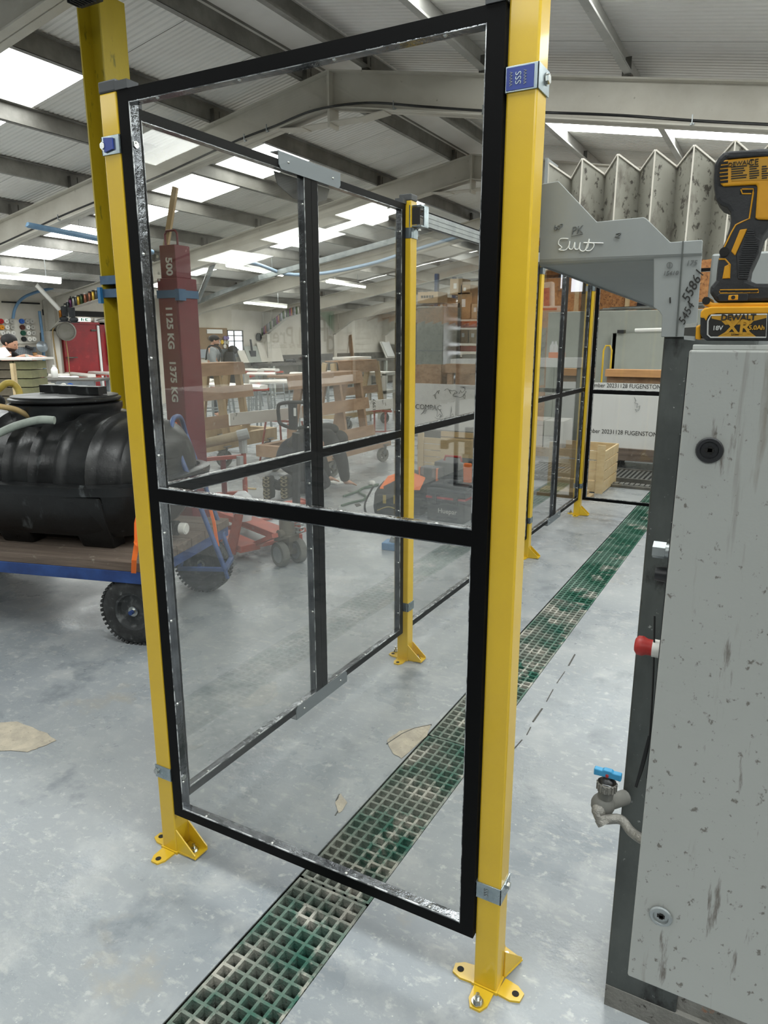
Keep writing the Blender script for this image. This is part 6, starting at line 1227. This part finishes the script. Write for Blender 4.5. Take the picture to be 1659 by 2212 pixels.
tt=th('cement_bag','white bag with a red stripe lying flat on the grey booth','bag',(V(1222,0,Y=12.2).x,12.2,top));x=V(1197,0,Y=12.2).x;x2=V(1255,0,Y=12.2).x;ob('bag',B().bb(x,x2,12.1,12.5,top,top+.10),'bag_white',tt,bevel=.03);ob('red_print',B().bb(x+.08,x2-.08,12.09,12.1,top+.03,top+.07),'bag_red',tt)
# slab trolley with printed slabs
SY=9.35;a=V(1268,850,Y=SY);c=V(1440,958,Y=SY);t=th('slab_trolley','low timber trolley on casters under the printed white slabs','trolley',(-1.6,SY+.3,0));q=V(1288,960,Y=SY)
ob('deck',B().bb(q.x+.02,-.6,SY-.1,SY+.6,.20,.24),'wood_ply',t);ob('deck_beam',B().bb(q.x,-.6,SY-.12,SY-.02,.06+.06,.27),'old_plank',t);ob('deck_beam',B().bb(q.x,-.6,SY+.5,SY+.6,.12,.27),'old_plank',t)
for x,y in ((q.x+.25,SY+.1),(-.9,SY+.1),(q.x+.25,SY+.5)): caster(t,(x,y),.075)
ob('foot',B().bb(q.x+.10,q.x+.17,SY-.1,SY-.03,0,.13),'old_plank',t)
s1=th('printed_slab','front white slab printed with a date and maker name on the low trolley','slab',(-1.7,SY-.05,.27));ob('slab',B().bb(a.x,-.55,SY-.06,SY-.03,.27,a.z),'slab_white',s1)
text('lettering','Amber 20231128 FUGENSTONE','print_black',V(1264,930,Y=SY-.062),(1,0,0),(0,0,1),.078,s1,'LEFT',wx=.86);scr=[V(x,y,Y=SY-.064) for x,y in ((1370,858),(1374,866),(1370,870),(1378,872),(1375,880),(1382,876),(1380,886),(1372,884),(1376,890))];ob('pencil_mark',B().tube(scr,.003,4,smooth=False),'zinc_dull',s1)
a2=V(1283,826,Y=SY+.15);s2=th('printed_slab','rear white slab with upper printed line behind the front slab','slab',(-1.7,SY+.1,.27));ob('slab',B().bb(a2.x,-.5,SY+.12,SY+.15,.27,a2.z),'slab_white',s2);text('lettering','Amber 20231128 FUGENSTONE','print_black',V(1276,832,Y=SY+.118),(1,0,0),(0,0,1),.076,s2,'LEFT',wx=.86)
for k,(py0,py1,m) in enumerate(((797,812,'wood_orange'),(813,826,'wood_ply'))):
    p=V(1313,py0,Y=SY+.35);r_=V(1313,py1,Y=SY+.35);one('timber_bearer',B().bb(p.x,-.5,SY+.2+.1*k,SY+.45,r_.z,p.z),m,['bright orange-brown timber beam above the slabs','duller brown timber beam just under the orange-brown one'][k],'timber beam')
one('bearer_rack',B().bb(-2.0,-1.9,SY+.25,SY+.40,.0,V(1313,826,Y=SY+.35).z).bb(-.8,-.7,SY+.25,SY+.40,.0,V(1313,826,Y=SY+.35).z),'wood_ply','brown timber uprights holding the beams behind the slabs','rack')
p=V(1308,820,Y=11.2);t=th('yellow_pallet_truck','yellow loop-handled truck standing left of the grey booth panel','hand truck',(p.x,11.2,0));ob('loop',B().tube([(p.x-.06,11.2,.5),(p.x-.06,11.2,1.45),(p.x-.03,11.2,1.52),(p.x+.03,11.2,1.52),(p.x+.06,11.2,1.45),(p.x+.06,11.2,.5)],.014,8,smooth=False),'yellow',t);ob('body',B().bb(p.x-.09,p.x+.09,11.15,11.3,.05,.75),'yellow',t,bevel=.02);ob('base',B().bb(p.x-.15,p.x+.15,11.1,11.4,0,.1),'bench_dark',t)
# ribbed steel walkway mat
a=V(1283,1038,Z=.03);c=V(1405,1017,Z=.03);t=th('ribbed_grate','ribbed steel walkway grate lying on the floor before the slab trolley','grate',(a.x,a.y,0));xs0,xs1,ya,yb=a.x-.02,-.45,8.05,8.98
for k in range(26): ob('rib',B().bb(xs0+.02+k*(xs1-xs0)/26,xs0+.045+k*(xs1-xs0)/26,ya+.32,yb,.005,.05),'wet_mat',t)
ob('edge_bar',B().bb(xs0,xs1,ya+.28,ya+.32,0,.06).bb(xs0,xs1,ya+.0,ya+.04,0,.03).bb(xs0,xs1,yb,yb+.03,0,.06),'purlin_dark',t)
for k in range(24): ob('chain_link',B().bb(xs0+.03+k*(xs1-xs0)/24,xs0+.07+k*(xs1-xs0)/24,ya+.08,ya+.20,0,.03),'rubber_grey',t)
# things seen through the far side panels
a=V(1165,770,Y=10.6);c=V(1262,790,Y=10.6);t=th('white_bench','white bench with an orange crate seen through the far side panels','bench',(a.x,10.6,0));ob('top',B().bb(a.x,c.x,10.6,11.2,c.z-.03,a.z-.02),'slab_white',t)
for x in (a.x+.02,c.x-.1): ob('leg',B().bb(x,x+.07,10.62,10.7,0,c.z-.03).bb(x,x+.07,11.1,11.18,0,c.z-.03),'booth_grey',t)
ob('side_panel',B().bb(a.x+.1,c.x-.1,11.1,11.15,.35,c.z-.04),'booth_grey',t)
p=V(1185,792,Y=10.65);q=V(1212,780,Y=10.65);one('orange_crate',B().bb(p.x,q.x,10.62,10.85,a.z-.02,a.z+.06),'plastic_orange','small orange plastic crate on the white bench','crate')
for k,x_ in enumerate((1190,1197)): p=V(x_,770,Y=10.9);tt=th('clear_bottle','clear plastic bottle, %s of the pair on the white bench'%('left' if k==0 else 'right'),'bottle',(p.x,10.9,a.z-.02));ob('body',B().lathe([(0,0),(.04,0),(.04,.16),(.015,.21),(.015,.24),(0,.24)],(p.x,10.95,a.z-.02),n=14),'film_clear',tt,smooth=40)
p=V(1170,700,Y=11.9)
t=th('pallet_boxes','low pallet of grey cartons under the white bench','pallet load',(-3.4,9.9,0));ob('pallet',B().bb(-3.5,-2.6,9.8,10.4,0,.12),'wood_pine',t)
for k in range(3): ob('carton',B().bb(-3.45+.29*k,-3.18+.29*k,9.85,10.35,.12,.50),'carton_white',t)

# lettering becomes plain mesh
bpy.context.view_layer.update();DG=bpy.context.evaluated_depsgraph_get()
for o in TEXTS:
    me=bpy.data.meshes.new_from_object(o.evaluated_get(DG));n=bpy.data.objects.new('tmp',me);SC.collection.objects.link(n);n.parent=o.parent;n.matrix_local=o.matrix_local.copy();nm=o.name.split('.')[0];bpy.data.objects.remove(o);n.name=nm
